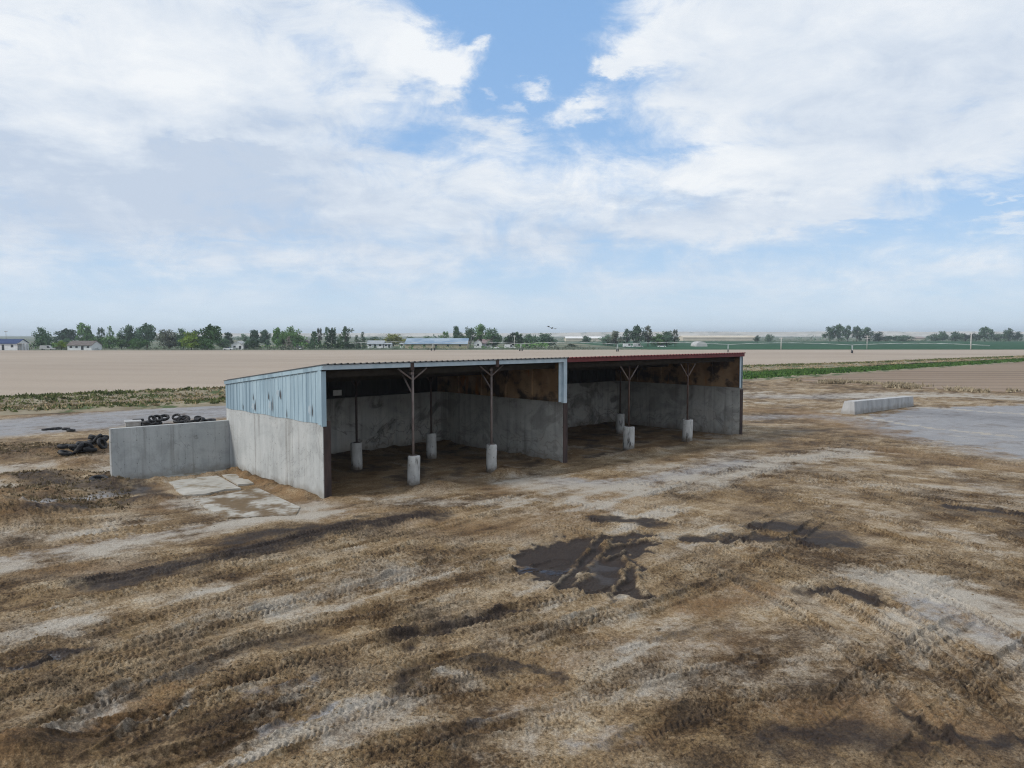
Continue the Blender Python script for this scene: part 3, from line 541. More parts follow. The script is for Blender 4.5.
def ribbed(axis, s0, s1, fixed, z0f, z1f, out, pitch=.46, rib=.026):
    """ribbed sheet along u or v; out is the outward sign"""
    mb = MB(); k = int((s1 - s0) / pitch); prof = []
    for i in range(k + 1):
        s = s0 + (s1 - s0) * i / k + (random.uniform(-.05, .05) if i else 0)
        for ds, h in ((0, 0), (.17, 0), (.19, rib), (.235, rib), (.255, 0)):
            if s + ds < s1: prof.append((s + ds, h))
    prof.append((s1, 0))
    def pt(s, d, z): return W(fixed + out * d, s, z) if axis == 'v' else W(s, fixed + out * d, z)
    for (a, ha), (b_, hb) in zip(prof[:-1], prof[1:]):
        za0, za1, zb0, zb1 = z0f(a), z1f(a), z0f(b_), z1f(b_)
        mb.hexa([pt(a, ha - .012, za0), pt(b_, hb - .012, zb0), pt(b_, hb, zb0), pt(a, ha, za0), pt(a, ha - .012, za1), pt(b_, hb - .012, zb1), pt(b_, hb, zb1), pt(a, ha, za1)])
    return mb
sid = part('metal_siding', ribbed('v', 0.02, DB + T, -.02, lambda s: CH - .13 + .02 * math.sin(s * 2.1), lambda s: roof_z(s) - .03, -1), M['siding'])
# torn and bent edges of the sheets
mb = MB()
for v0, z0, h in ((1.0, 3.7, .7), (4.6, 4.3, .6), (5.6, 3.6, .95), (6.1, 4.2, .5), (7.9, 3.5, .75), (8.15, 4.1, .4), (9.6, 3.5, .4), (3.9, 3.45, .5)):
    w_ = random.uniform(.05, .11); mb = MB()
    mb.add([W(-.047, v0 - w_ * .4, z0), W(-.047, v0 + w_ * .5, z0 + h * .25), W(-.047, v0 + w_ * .1, z0 + h), W(-.045, v0 - w_ * .5, z0 + h * .5)], [(0, 1, 2, 3)]); part('tear', mb, M['end'], sid)
for v0, z0, h in ((1.12, 3.75, .5), (4.75, 4.45, .35), (5.75, 3.7, .5), (8.0, 3.6, .35)):
    mb = MB(); mb.hexa([W(-.05, v0, z0), W(-.055, v0, z0), W(-.14, v0 + .16, z0 + h * .4), W(-.13, v0 + .16, z0 + h * .4), W(-.05, v0, z0 + h), W(-.055, v0, z0 + h), W(-.12, v0 + .1, z0 + h), W(-.115, v0 + .1, z0 + h)]); part('bent_flap', mb, M['trim'], sid)
part('back_siding', ribbed('u', 0, LU + T, DB + T + .03, lambda s: CH - .1, lambda s: roof_z(DB + T) - .05, 1, .4), M['dark_metal'])
part('side_siding', ribbed('v', 0, DB + T, LU + T + .03, lambda s: CH - .1, lambda s: roof_z(s) - .03, 1, .4), M['siding'])
mb = MB(); mb.box(-.085, .16, -.06, -.012, CH - .22, 5.86, W); mb.box(-.085, -.045, -.012, .3, CH - .16, 5.95, W); part('corner_trim', mb, M['siding'])
mb = MB(); mb.hexa([W(-.09, VF, roof_z(VF) - .2), W(-.05, VF, roof_z(VF) - .2), W(-.05, DB + T, roof_z(DB + T) - .2), W(-.09, DB + T, roof_z(DB + T) - .2),
                    W(-.09, VF, roof_z(VF)), W(-.05, VF, roof_z(VF)), W(-.05, DB + T, roof_z(DB + T)), W(-.09, DB + T, roof_z(DB + T))]); part('rake_trim', mb, M['siding'])
def roof(u0, u1, mat, name, pitch=.33):
    mb = MB(); k = int((u1 - u0) / pitch); prof = []
    for i in range(k):
        s = u0 + (u1 - u0) * i / k; d = (u1 - u0) / k
        prof += [(s, 0), (s + d * .55, 0), (s + d * .68, .055), (s + d * .87, .055)]
    prof.append((u1, 0)); v0, v1 = VF - .08, DB + T + .06
    for (a, ha), (b_, hb) in zip(prof[:-1], prof[1:]):
        mb.hexa([W(a, v0, roof_z(v0) + ha), W(b_, v0, roof_z(v0) + hb), W(b_, v1, roof_z(v1) + hb), W(a, v1, roof_z(v1) + ha)] +
                [W(a, v0, roof_z(v0) + ha + .015), W(b_, v0, roof_z(v0) + hb + .015), W(b_, v1, roof_z(v1) + hb + .015), W(a, v1, roof_z(v1) + ha + .015)])
    return part(name, mb, mat)
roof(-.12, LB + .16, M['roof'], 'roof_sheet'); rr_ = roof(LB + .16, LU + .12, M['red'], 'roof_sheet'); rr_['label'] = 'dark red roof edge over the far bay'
fz = roof_z(VF) - .005
edges = [-.09, 4.62, 4.82, 10.1, 10.3, LB - .2]
for a, b_ in zip(edges[::2], edges[1::2]):
    mb = MB(); mb.box(a, b_, VF, VF + .05, fz - .21, fz, W); part('fascia', mb, M['trim'])
for a in (4.62, 10.1):
    mb = MB(); mb.box(a + .002, a + .198, VF - .03, VF + .12, fz - .36, fz + .01, W); part('beam_bracket', mb, M['end'])
mb = MB(); mb.box(LB + .09, LU + .11, VF, VF + .05, fz - .22, fz, W); f_ = part('fascia', mb, M['red']); f_['label'] = 'dark red fascia board'
mb = MB(); mb.box(LB - .42, LB - .2, -.12, -.055, CH + .04, fz - .23, W); mb.box(LB - .19, LB + .08, -.27, -.055, CH - .02, fz - .002, W); part('divider_trim', mb, M['trim'])
mb = MB(); mb.box(LU - .12, LU + .06, -.06, -.012, CH + .02, 5.86, W); part('corner_trim', mb, M['trim'])
def lining(u, name):
    mb = MB(); n_ = 5
    for i in range(n_):
        a, b_ = .1 + (DB + .15) * i / n_, .1 + (DB + .15) * (i + 1) / n_ - .012
        mb.hexa([W(u, a, CH + .01), W(u + .03, a, CH + .01), W(u + .03, b_, CH + .01), W(u, b_, CH + .01), W(u, a, roof_z(a) - .02), W(u + .03, a, roof_z(a) - .02), W(u + .03, b_, roof_z(b_) - .02), W(u, b_, roof_z(b_) - .02)])
        if i: mb.hexa([W(u - .09, a - .06, CH + .01), W(u - .002, a - .06, CH + .01), W(u - .002, a + .06, CH + .01), W(u - .09, a + .06, CH + .01)] + [W(q, p, roof_z(a) - .22) for q, p in ((u - .09, a - .06), (u - .002, a - .06), (u - .002, a + .06), (u - .09, a + .06))])
    return part(name, mb, M['ply'])
lining(LB - .1, 'plywood_lining'); lining(LU + .1, 'plywood_lining')
for i in range(9):
    v = .1 + i * (DB - .1) / 8; mb = MB(); mb.box(T + .05, LU - .02, v - .04, v + .04, 0, .2, lambda a, b_, c_, v=v: W(a, b_, roof_z(v + .04) - .215 + c_)); part('purlin', mb, M['timber'])
for v in (.62, 6.6):
    mb = MB(); mb.box(T + .05, LB - .12, v - .09, v + .09, roof_z(v) - .52, roof_z(v) - .235, W); mb.box(LB + T + .1, LU - .02, v - .09, v + .09, roof_z(v) - .52, roof_z(v) - .235, W); part('beam', mb, M['timber'])
mb = MB(); q0 = np.array(W(T, DB, 0)[:2]); qd = np.array(W(LB, DB, 0)[:2]) - q0; rr0 = ray(337, 392.8)
ts = np.linalg.solve(np.array([[rr0[0], -qd[0]], [rr0[1], -qd[1]]]), q0); ub = T + ts[1] * (LB - T); zb = H + rr0[2] * ts[0]
mb.box(ub - .3, ub + .3, DB - .07, DB - .012, zb - .17, zb + .17, W); part('white_board', mb, M['white'])
post_specs = [((413.5, 486), 1.52, .32, 0, .55), ((491.5, 472), 1.52, .30, 0, .55), ((628.5, 450.5), 1.56, .38, 1, .55), ((687, 441.5), 1.56, .37, 1, .55),
              ((357, 469.5), 1.52, .33, 2, 6.6), ((431.5, 458.5), 1.55, .33, 2, 6.6), ((620, 433.7), 1.55, .34, 2, 6.6)]
for (px, py), ph, pr, kind, vb in post_specs:
    q = P(px, py); pu = (q[0] - A[0]) * U[0] + (q[1] - A[1]) * U[1]; pv = (q[0] - A[0]) * V[0] + (q[1] - A[1]) * V[1]
    pv /= .9 + .1 * min(1, max(0, pu) / 16)
    top = roof_z(pv) - (.34 if kind == 0 else .5)
    mb = MB(); base = W(pu, pv, ph - .1); mb.tube(base, W(pu, pv, top), .062, n=10); mb.box(pu - .14, pu + .14, pv - .14, pv + .14, ph - .005, ph + .025, W)
    if kind == 0:
        mb.box(pu - .16, pu + .02, pv - .1, pv + .1, 5.56, 5.68, W)
    po = part('roof_post', mb, (M['pipe'], M['rust'], M['end'])[kind])  # rear posts and braces take the dark material, interior shade as colour
    mb = MB(); tilt = random.uniform(-.07, .07); n_ = 18; rings = []
    for zf in (-.4, 0, .35, .7, .96, 1.0):
        rr = pr * (1 if zf < .97 else .93)
        rings.append([W(pu + rr * math.cos(2 * math.pi * i / n_) * (1 + random.uniform(-.02, .02)) + tilt * zf, pv + rr * math.sin(2 * math.pi * i / n_), ph * zf + random.uniform(-.012, .012)) for i in range(n_)])
    b0 = len(mb.v); mb.v = [p for rg_ in rings for p in rg_]
    for k in range(len(rings) - 1):
        for i in range(n_): j = (i + 1) % n_; mb.face([k * n_ + i, k * n_ + j, (k + 1) * n_ + j, (k + 1) * n_ + i], True)
    mb.face([(len(rings) - 1) * n_ + i for i in range(n_)]); part('concrete_pier', mb, M['pier'], po)
    jz, sp, tz = ((5.28, .85, 5.86), (4.55, 1.1, 5.75), (roof_z(pv) - .85, .5, roof_z(pv) - .3))[kind]
    for sgn in (-1, 1):
        mb = MB(); mb.tube(W(pu, pv, jz), W(pu + sgn * sp, pv, tz), .042, n=8); part('brace', mb, M['end'] if kind == 2 else M['pipe'], po)
    if kind == 0:
        mb = MB(); mb.tube(W(pu, pv, 4.55), W(pu, pv + 1.15, roof_z(pv + 1.15) - .3), .042, n=8); part('brace', mb, M['pipe'], po)

# ------------------------------------------------------------------ low wall, bunker wall
mb = MB(); lo = W(0, 0, 0)
mb.box(-6.05, -.012, 10.68, 10.98, -.5, 2.78, W0); lw = mb.build('low_wall', [M['concrete_long']], None, W0(-3, 10.9, 0)); lw.location = W0(-3, 10.9, 0)
tag(lw, 'low grey concrete wall running off the back corner of the shed, tyres behind it', 'wall')
b0 = np.array(P(855, 415)); b1 = np.array(P(914, 406)); bd = (b1 - b0) / np.linalg.norm(b1 - b0); bn = np.array([-bd[1], bd[0], 0]); Lb = np.linalg.norm(b1 - b0)
mb = MB(); nseg = 9
for i in range(nseg):
    def cs(s, h):
        o = b0 + bd * s; return [tuple(o + bn * d + np.array([0, 0, z])) for d, z in ((0, -.3), (1.5, -.3), (1.05, h), (.1, h))]
    s0, s1 = Lb * i / nseg, Lb * (i + 1) / nseg - .025
    h0, h1 = 1.26 - .25 * i / nseg, 1.26 - .25 * (i + 1) / nseg
    a_, c_ = cs(s0, h0), cs(s1, h1)
    mb.add(a_ + c_, [(0, 1, 2, 3), (7, 6, 5, 4), (0, 3, 7, 4), (1, 5, 6, 2), (3, 2, 6, 7), (0, 4, 5, 1)])
bw = mb.build('bunker_wall', [M['concrete_plain']], None, tuple(b0)); bw.location = tuple(b0)
tag(bw, 'short thick sloped concrete bunker wall standing alone by the wet grey pad', 'wall')

# ------------------------------------------------------------------ tyres
def tyre_mesh():
    mb = MB(); prof = [(.30, -.11), (.44, -.125), (.50, -.085), (.515, 0), (.50, .085), (.44, .125), (.30, .11), (.33, 0)]; n_ = 28; k = len(prof)
    for i in range(n_):
        a = 2 * math.pi * i / n_; g = -.014 if i % 2 else 0
        mb.v += [((r_ + (g if r_ > .49 else 0)) * math.cos(a), (r_ + (g if r_ > .49 else 0)) * math.sin(a), z) for r_, z in prof]
    for i in range(n_):
        for j in range(k): mb.face([i * k + j, ((i + 1) % n_) * k + j, ((i + 1) % n_) * k + (j + 1) % k, i * k + (j + 1) % k], True)
    return mb
tyre0 = tyre_mesh().build('tyre', M['rubber']); first = [True]
def tyre(x, y, z, tilt, rz, sc, label, group):
    o = tyre0 if first[0] else tyre0.copy()
    if not first[0]: COL.objects.link(o)
    first[0] = False
    o.location = (x, y, z); o.rotation_euler = (tilt, random.uniform(-.15, .15), rz); o.scale = (sc, sc, sc * random.uniform(.9, 1.15)); tag(o, label, 'tyre', group)
random.seed(3)
for i in range(30):                     # long low heap seen over the wall
    f = random.random(); px = 138 + 74 * f; py = 426.5 - 2.2 * f - random.uniform(-1.5, 2)
    p = P(px, py); lvl = random.choice((0, 0, 0, 1, 1)); top = random.random() < .35
    tyre(p[0], p[1], .16 + lvl * .22 + (.22 if top else 0), random.uniform(.4, .95) if top else random.uniform(-.25, .25), random.uniform(-1, 1) if top else random.uniform(0, 6), random.uniform(.6, .9),
         'black tyre in the long heap showing over the top of the low wall', 'tyres heaped behind the low wall')
for i in range(17):
    f = random.random(); p = P(64 + 43 * f, 455 - 6 * f + random.uniform(-3, 3)); top = random.random() < .4
    tyre(p[0], p[1], ground_z(p[0], p[1]) + .16 + f * random.choice((0, 0, .15, .3)) + (.16 if top else 0), random.uniform(.4, 1.2) if top else random.uniform(-.3, .3), random.uniform(0, 6), random.uniform(.6, .85),
         'black tyre in the slumped heap against the free end of the low wall', 'tyres at the end of the low wall')
for px, py in ((46, 430.5), (52, 430), (58, 429.5), (66, 430), (71, 431.5)):
    p = P(px, py); tyre(p[0], p[1], .09, random.uniform(-.1, .1), 0, random.uniform(.55, .75), 'black tyre lying flat in the short row on the grey road', 'tyres lying on the road')
p = P(99, 482.5); tyre(p[0], p[1], ground_z(p[0], p[1]) + .08, .12, .4, .9, 'single black tyre half sunk in the mud before the low wall', None)
p = P(133, 427); mb = MB(); mb.box(-.55, .55, -.5, .5, 0, .42); mb.box(-.62, .62, -.57, .57, .42, .52); o = mb.build('concrete_block', M['concrete_plain']); o.location = p; o.rotation_euler.z = .5
tag(o, 'small pale concrete block beside the tyres behind the low wall', 'block')

# ------------------------------------------------------------------ trees
random.seed(11)
def leaf_mat(name, c1, c2):
    m, t, bs = new_mat(name); co = t.n('ShaderNodeTexCoord').outputs['Object']; inf = t.n('ShaderNodeObjectInfo')
    c = t.mix(t.rng(t.noise(co, .7, 5, .7), .3, .7), c1, c2); hs = t.n('ShaderNodeHueSaturation'); t.put(hs.inputs['Color'], c)
    t.put(hs.inputs['Value'], t.rng(inf.outputs['Random'], 0, 1, .8, 1.2)); t.put(bs.inputs['Base Color'], hs.outputs[0]); bs.inputs['Roughness'].default_value = .8; bs.inputs['Specular IOR Level'].default_value = .15
    return m
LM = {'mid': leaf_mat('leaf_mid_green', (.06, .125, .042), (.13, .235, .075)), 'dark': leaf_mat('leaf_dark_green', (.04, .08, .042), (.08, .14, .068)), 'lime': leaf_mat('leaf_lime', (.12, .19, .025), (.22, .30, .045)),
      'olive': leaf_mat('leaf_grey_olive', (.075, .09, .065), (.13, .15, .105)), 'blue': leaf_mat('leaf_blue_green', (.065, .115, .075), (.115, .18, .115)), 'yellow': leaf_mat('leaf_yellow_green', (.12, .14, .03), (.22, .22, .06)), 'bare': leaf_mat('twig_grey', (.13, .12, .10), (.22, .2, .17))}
M['bark'] = mat_noise('bark', (.07, .055, .042), (.13, .11, .085), 3, (1, 1, .3), rough=.95)
def leaves(mb, c, r, n, s):
    for _ in range(n):
        d = Vector((random.gauss(0, 1), random.gauss(0, 1), random.gauss(0, 1))).normalized() * (random.random() ** .45)
        p = Vector(c) + Vector((d.x * r[0], d.y * r[1], d.z * r[2])); a = Vector((random.gauss(0, 1), random.gauss(0, 1), random.gauss(0, 1))).normalized(); b_ = a.orthogonal().normalized(); k = s * random.uniform(.6, 1.3)
        a = a * k; mb.add([p - a, p + b_ * k * .6, p + a, p - b_ * k * .6], [(0, 1, 2, 3)])
def tree_proto(kind):                   # unit height 1, width about 1 at scale 1
    cr, tr = MB(), MB(); tops = []
    if kind == 'conifer':
        tr.tube((0, 0, -.02), (0, 0, .95), .03, .006, 7)
        for k in range(15):
            z = .08 + .88 * k / 15; r_ = .46 * (1 - z) ** .85 + .02
            for j in range(max(3, int(9 * (1 - z)))):
                a = random.uniform(0, 6.28); rr = r_ * random.uniform(.5, 1.05); leaves(cr, (rr * math.cos(a), rr * math.sin(a), z - rr * .12), (.1, .1, .06), 18, .036)
    else:
        spec = {'broad': (12, .36, .24, .97, .2, 100), 'round': (14, .36, .16, .93, .22, 100), 'sparse': (10, .36, .26, .98, .15, 70), 'bush': (12, .42, .1, .88, .25, 90), 'tall': (13, .24, .16, .98, .17, 100)}[kind]
        n, spread, z0, z1, rc, nl = spec; fk = .22 if kind != 'bush' else .05
        tr.tube((0, 0, -.03), (.01, 0, fk), .035, .026, 8)
        for k in range(n):
            f = k / (n - 1); a = k * 2.4 + random.uniform(-.4, .4); z = z0 + (z1 - z0 - rc * .5) * (f ** .9)
            env = math.sin(math.pi * min(1, .22 + .72 * f)) ** .7; rr = spread * env * random.uniform(.35, 1.0)
            if f > .93: rr *= .4
            c = (rr * math.cos(a), rr * math.sin(a), z); q = (c[0] * .45, c[1] * .45, fk + (z - fk) * .5)
            tr.tube((.01, 0, fk - .02), q, .02, .012, 6); tr.tube(q, c, .012, .004, 5)
            for _ in range(3 if kind != 'sparse' else 2):
                cc_ = (c[0] + random.gauss(0, rc * .55), c[1] + random.gauss(0, rc * .55), min(1 - rc * .3, c[2] + random.gauss(0, rc * .4))); leaves(cr, cc_, (rc * .8, rc * .8, rc * .7), nl // 2, .042)
    return tr, cr
PROTO = {}
for kd in ('broad', 'round', 'sparse', 'bush', 'tall', 'conifer'):
    for vnt in range(2):
        tr, cr = tree_proto(kd); te, ce = [], []
        PROTO[kd, vnt] = (tr, cr, {})
def plant(px, by, ty, wpx, kind, colour, label, group='trees along the far side of the field', dep=None):
    d = dep or depth_of(by); h = (by - ty) * d / F; w = wpx * d / F
    nm = {'bush': 'bush', 'conifer': 'conifer_tree'}.get(kind, 'tree'); vnt = int(px) % 2
    tr, cr, store = PROTO[kind, vnt]; p = AT(px, d)
    e = empty(nm, (p[0], p[1], 0), label, 'bush' if kind == 'bush' else 'tree', group, random.uniform(0, 6.28))
    for key, mb_, mt, pn in (('t', tr, M['bark'], 'trunk'), ('c' + colour, cr, LM[colour], 'crown')):
        if key not in store: o = mb_.build(pn, mt); store[key] = o.data
        else: o = bpy.data.objects.new(pn, store[key]); COL.objects.link(o)
        o.parent = e
    wk = {'conifer': .95, 'tall': .75, 'bush': 1.05}.get(kind, .98); e.scale = (1.25 * w / wk, 1.25 * w / wk, h * 1.04)
TREES = [
 (43, 349.5, 329.5, 14, 'round', 'dark', 'dark dense round tree standing alone right of the blue-roofed white house'),
 (61, 349.5, 341.5, 10, 'bush', 'lime', 'bright green bush at the corner of the brown-roofed white house'),
 (64, 348, 338, 10, 'bush', 'dark', 'dark shrub behind the bright green bush by the brown-roofed house'),
 (67, 345, 330, 20, 'broad', 'blue', 'blue-green tree behind the brown-roofed house, left of the taller one'),
 (85, 345, 324.5, 13, 'tall', 'mid', 'tall full tree rising right above the brown roof of the white house'),
 (90, 344, 334, 9, 'round', 'blue', 'small faded tree in the gap right of the tall tree over the brown roof'),
 (101, 346, 327, 10, 'sparse', 'blue', 'thin open tree, left one of the thin pair past the brown-roofed house'),
 (110, 346, 327, 9, 'sparse', 'mid', 'thin open tree, right one of the thin pair past the brown-roofed house'),
 (106, 348, 336, 22, 'bush', 'mid', 'wide low thicket under the thin pair of open trees'),
 (121, 348.5, 335, 12, 'round', 'mid', 'small rounded tree between the low thicket and the two big olive trees'),
 (129, 348.5, 326.5, 15, 'broad', 'blue', 'left one of the two big grey-green trees growing into each other'),
 (147, 348.5, 325.5, 20, 'broad', 'blue', 'right and wider one of the two big grey-green trees growing into each other'),
 (138, 349, 338, 16, 'bush', 'mid', 'low bush at the foot of the two big grey-green trees'),
 (161, 347, 330.5, 6, 'sparse', 'blue', 'thin sparse tree left of the greyish rounded tree'),
 (169, 349, 331.5, 18, 'round', 'olive', 'greyish dull rounded tree left of the yellow-green tree'),
 (183, 349, 330.5, 13, 'round', 'dark', 'dark tree crowding the left side of the yellow-green tree'),
 (191, 349.6, 333.5, 16, 'round', 'lime', 'bright yellow-green rounded tree in front of darker trees'),
 (194, 347, 331, 14, 'round', 'dark', 'dark tree behind the bright yellow-green tree'),
 (211, 349.3, 326.5, 22, 'broad', 'mid', 'big vivid green tree right of the yellow-green tree'),
 (207, 349.6, 339, 14, 'bush', 'mid', 'leafy bush at the foot of the big vivid green tree'),
 (222, 348, 338, 12, 'bush', 'dark', 'dark hedge bush between the vivid green tree and the white gabled house'),
 (228, 346, 333.5, 9, 'tall', 'blue', 'faded blue-green tree left behind the white gabled house'),
 (246.5, 349.2, 340, 8, 'bush', 'dark', 'purplish dark bush touching the right side of the white gabled house'),
 (254.5, 349.2, 340, 8, 'bush', 'dark', 'second dark bush right of the white gabled house'),
 (254, 347, 331.5, 10, 'tall', 'blue', 'pointed blue-green tree behind the two dark bushes'),
 (265, 347, 331, 10, 'tall', 'blue', 'pointed blue-green tree right of the two dark bushes'),
 (245, 346, 335, 10, 'round', 'blue', 'low faded tree right above the white gabled house'),
 (277, 348, 329, 9, 'tall', 'mid', 'slender green tree left of the wide fresh-green tree'),
 (292, 348.5, 328, 17, 'round', 'mid', 'wide fresh-green rounded tree behind the grey bare tree'),
 (284, 348.5, 332, 10, 'broad', 'mid', 'fresh-green tree at the left of the grey bare tree'),
 (288.5, 349.3, 336, 8, 'conifer', 'bare', 'small grey bare tree in front of the wide fresh-green tree'),
 (314.5, 349, 331, 12, 'conifer', 'dark', 'broad dark conifer right of the red-brown sheds'),
 (319, 347, 327.5, 8, 'sparse', 'olive', 'thin open tree behind the broad dark conifer'),
 (327, 347, 326.5, 8, 'sparse', 'blue', 'thin tree rising left above the dark conifers near the shed roof'),
 (332, 349, 330, 15, 'conifer', 'dark', 'largest dark conifer between two open trees'),
 (333, 347, 327, 8, 'sparse', 'blue', 'thin tree rising behind the largest dark conifer'),
 (340, 349, 334, 8, 'conifer', 'mid', 'lighter green conifer right of the largest dark conifer'),
 (345.5, 348, 326, 13, 'sparse', 'dark', 'open round-topped tree left of the twin pointed conifers'),
 (348, 349, 341, 12, 'bush', 'dark', 'dark hedge under the open round-topped tree'),
 (356.5, 348.6, 335, 8, 'conifer', 'dark', 'shorter left one of the twin pointed conifers'),
 (362.5, 348.6, 331.5, 8, 'conifer', 'dark', 'taller right one of the twin pointed conifers'),
 (375, 345, 337, 14, 'bush', 'blue', 'low faded trees behind the row of white trailers'),
 (393, 346, 335, 18, 'round', 'yellow', 'rounded yellowish tree above the row of white trailers'),
 (412, 345, 336, 8, 'bush', 'blue', 'faded tree at the left end of the long blue roof'),
 (427, 344, 336.5, 12, 'bush', 'blue', 'dark crown showing just over the long blue roof'),
 (445, 346, 331, 9, 'sparse', 'mid', 'open tree behind the long blue roof, first from its right end'),
 (456, 346, 328, 7, 'tall', 'dark', 'slim dark tree between the blue roof and the big tree mass'),
 (461, 346, 333, 10, 'round', 'dark', 'small dark tree filling the gap beside the slim dark tree'),
 (470, 347, 328.5, 12, 'broad', 'dark', 'dark tree rising left above the mauve-roofed house'),
 (481, 347, 325.5, 15, 'broad', 'mid', 'highest tree, right above the mauve-roofed house'),
 (493, 347.5, 330, 14, 'round', 'dark', 'dark tree behind the right end of the mauve-roofed house'),
 (511, 347.5, 334, 12, 'round', 'dark', 'dark round tree behind the slender pole past the mauve-roofed house'),
 (519, 347.5, 333, 9, 'tall', 'dark', 'narrow dark tree just right of the slender pole'),
 (530, 347.5, 335, 15, 'round', 'dark', 'middle one of the dark low trees before the pale barns'),
 (545, 347.5, 334.5, 17, 'round', 'blue', 'last and widest of the dark low trees before the pale barns'),
 (572, 348, 343.5, 8, 'bush', 'dark', 'small dark bush alone under the pale barns'),
 (586, 343, 336, 9, 'round', 'blue', 'faded round tree in front of the pale barn'),
 (608, 346, 335, 12, 'round', 'blue', 'low round tree at the left edge of the hazy grove'),
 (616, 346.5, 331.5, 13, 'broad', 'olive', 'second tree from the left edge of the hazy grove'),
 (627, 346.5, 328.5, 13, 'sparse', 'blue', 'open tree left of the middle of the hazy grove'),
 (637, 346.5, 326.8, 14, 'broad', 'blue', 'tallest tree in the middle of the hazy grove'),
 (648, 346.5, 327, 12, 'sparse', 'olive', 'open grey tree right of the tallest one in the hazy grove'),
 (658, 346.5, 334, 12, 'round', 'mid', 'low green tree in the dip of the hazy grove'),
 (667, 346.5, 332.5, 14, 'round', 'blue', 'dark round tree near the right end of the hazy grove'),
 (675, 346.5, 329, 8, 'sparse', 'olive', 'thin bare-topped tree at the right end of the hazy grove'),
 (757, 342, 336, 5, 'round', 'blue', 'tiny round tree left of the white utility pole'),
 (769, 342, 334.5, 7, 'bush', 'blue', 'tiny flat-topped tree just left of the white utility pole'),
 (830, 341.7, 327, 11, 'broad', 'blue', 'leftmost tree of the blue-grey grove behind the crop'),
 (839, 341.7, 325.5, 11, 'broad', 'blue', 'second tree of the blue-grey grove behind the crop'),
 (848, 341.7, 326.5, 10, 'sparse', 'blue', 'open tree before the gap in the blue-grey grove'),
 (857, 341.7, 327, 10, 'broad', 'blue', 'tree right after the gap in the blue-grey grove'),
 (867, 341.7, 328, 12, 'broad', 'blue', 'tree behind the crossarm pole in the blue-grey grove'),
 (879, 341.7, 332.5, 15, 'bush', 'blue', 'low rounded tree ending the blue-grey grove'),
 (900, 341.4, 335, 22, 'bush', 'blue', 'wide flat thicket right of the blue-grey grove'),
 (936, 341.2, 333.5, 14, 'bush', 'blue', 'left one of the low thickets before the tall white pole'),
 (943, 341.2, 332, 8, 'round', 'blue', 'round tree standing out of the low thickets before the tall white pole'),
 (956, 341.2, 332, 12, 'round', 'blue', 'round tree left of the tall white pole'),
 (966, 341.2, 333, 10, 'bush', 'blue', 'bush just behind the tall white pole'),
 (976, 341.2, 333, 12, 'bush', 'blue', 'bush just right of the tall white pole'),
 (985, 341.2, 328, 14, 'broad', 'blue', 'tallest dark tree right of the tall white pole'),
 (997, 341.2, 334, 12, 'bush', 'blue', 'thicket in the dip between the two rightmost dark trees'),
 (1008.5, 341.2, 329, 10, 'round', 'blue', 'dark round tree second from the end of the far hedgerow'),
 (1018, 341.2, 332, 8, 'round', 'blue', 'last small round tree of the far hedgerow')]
for a in TREES: plant(*a)
# scrub line and far wooded land that reads as one mass
def scrub(name, x0, x1, y, h, n, mat, ys=8, bare=0.0):
    mb = MB(); 
    for _ in range(n):
        x = random.uniform(x0, x1); hh = h * random.uniform(.35, 1.0) * (.6 + .4 * math.sin(x * .07) * math.sin(x * .023 + 1)); leaves(mb, (x, y + random.uniform(-ys, ys), hh * .5), (hh * .9, hh * .6, hh * .55), 14, hh * .2)
    o = mb.build(name, mat); o['kind'] = 'stuff'; return o
scrub('field_edge_scrub', -340, 70, 402, 2.6, 700, LM['olive'], 6); scrub('garden_scrub', -330, 20, 440, 5, 320, LM['mid'], 20); scrub('distant_treeline', -700, 1200, 1150, 9, 420, LM['blue'], 60); scrub('hedgerow', 330, 700, 935, 5.5, 170, LM['blue'], 12); scrub('far_scrub', 60, 560, 860, 4, 160, LM['blue'], 60)

# ------------------------------------------------------------------ houses, sheds
M['wallw'] = mat_noise('white_wall', (.62, .63, .63), (.74, .75, .75), .6, rough=.8); M['wallt'] = mat_noise('tan_wall', (.36, .31, .22), (.44, .39, .28), .4, rough=.85); M['wallg'] = mat_noise('grey_wall', (.38, .39, .39), (.48, .48, .47), .6)
M['rblue'] = mat_noise('navy_roof', (.02, .04, .11), (.035, .06, .14), 1); M['rbrown'] = mat_noise('brown_grey_roof', (.10, .085, .08), (.15, .13, .12), 1); M['rlight'] = mat_noise('light_blue_roof', (.15, .23, .32), (.27, .34, .41), .09, (1, 1, 1), .4, .6, .5); M['rmauve'] = mat_noise('mauve_roof', (.20, .145, .15), (.27, .2, .2), 1)
M['rgrey'] = mat_noise('grey_roof', (.24, .27, .30), (.33, .36, .39), 1); M['glass'] = mat_noise('dark_window', (.02, .025, .03), (.04, .045, .05), 1, rough=.15, spec=.6); M['redshed'] = mat_noise('red_brown_boards', (.12, .05, .042), (.17, .075, .06), 2); M['beige'] = mat_noise('beige_wall', (.46, .41, .33), (.54, .49, .40), .1)
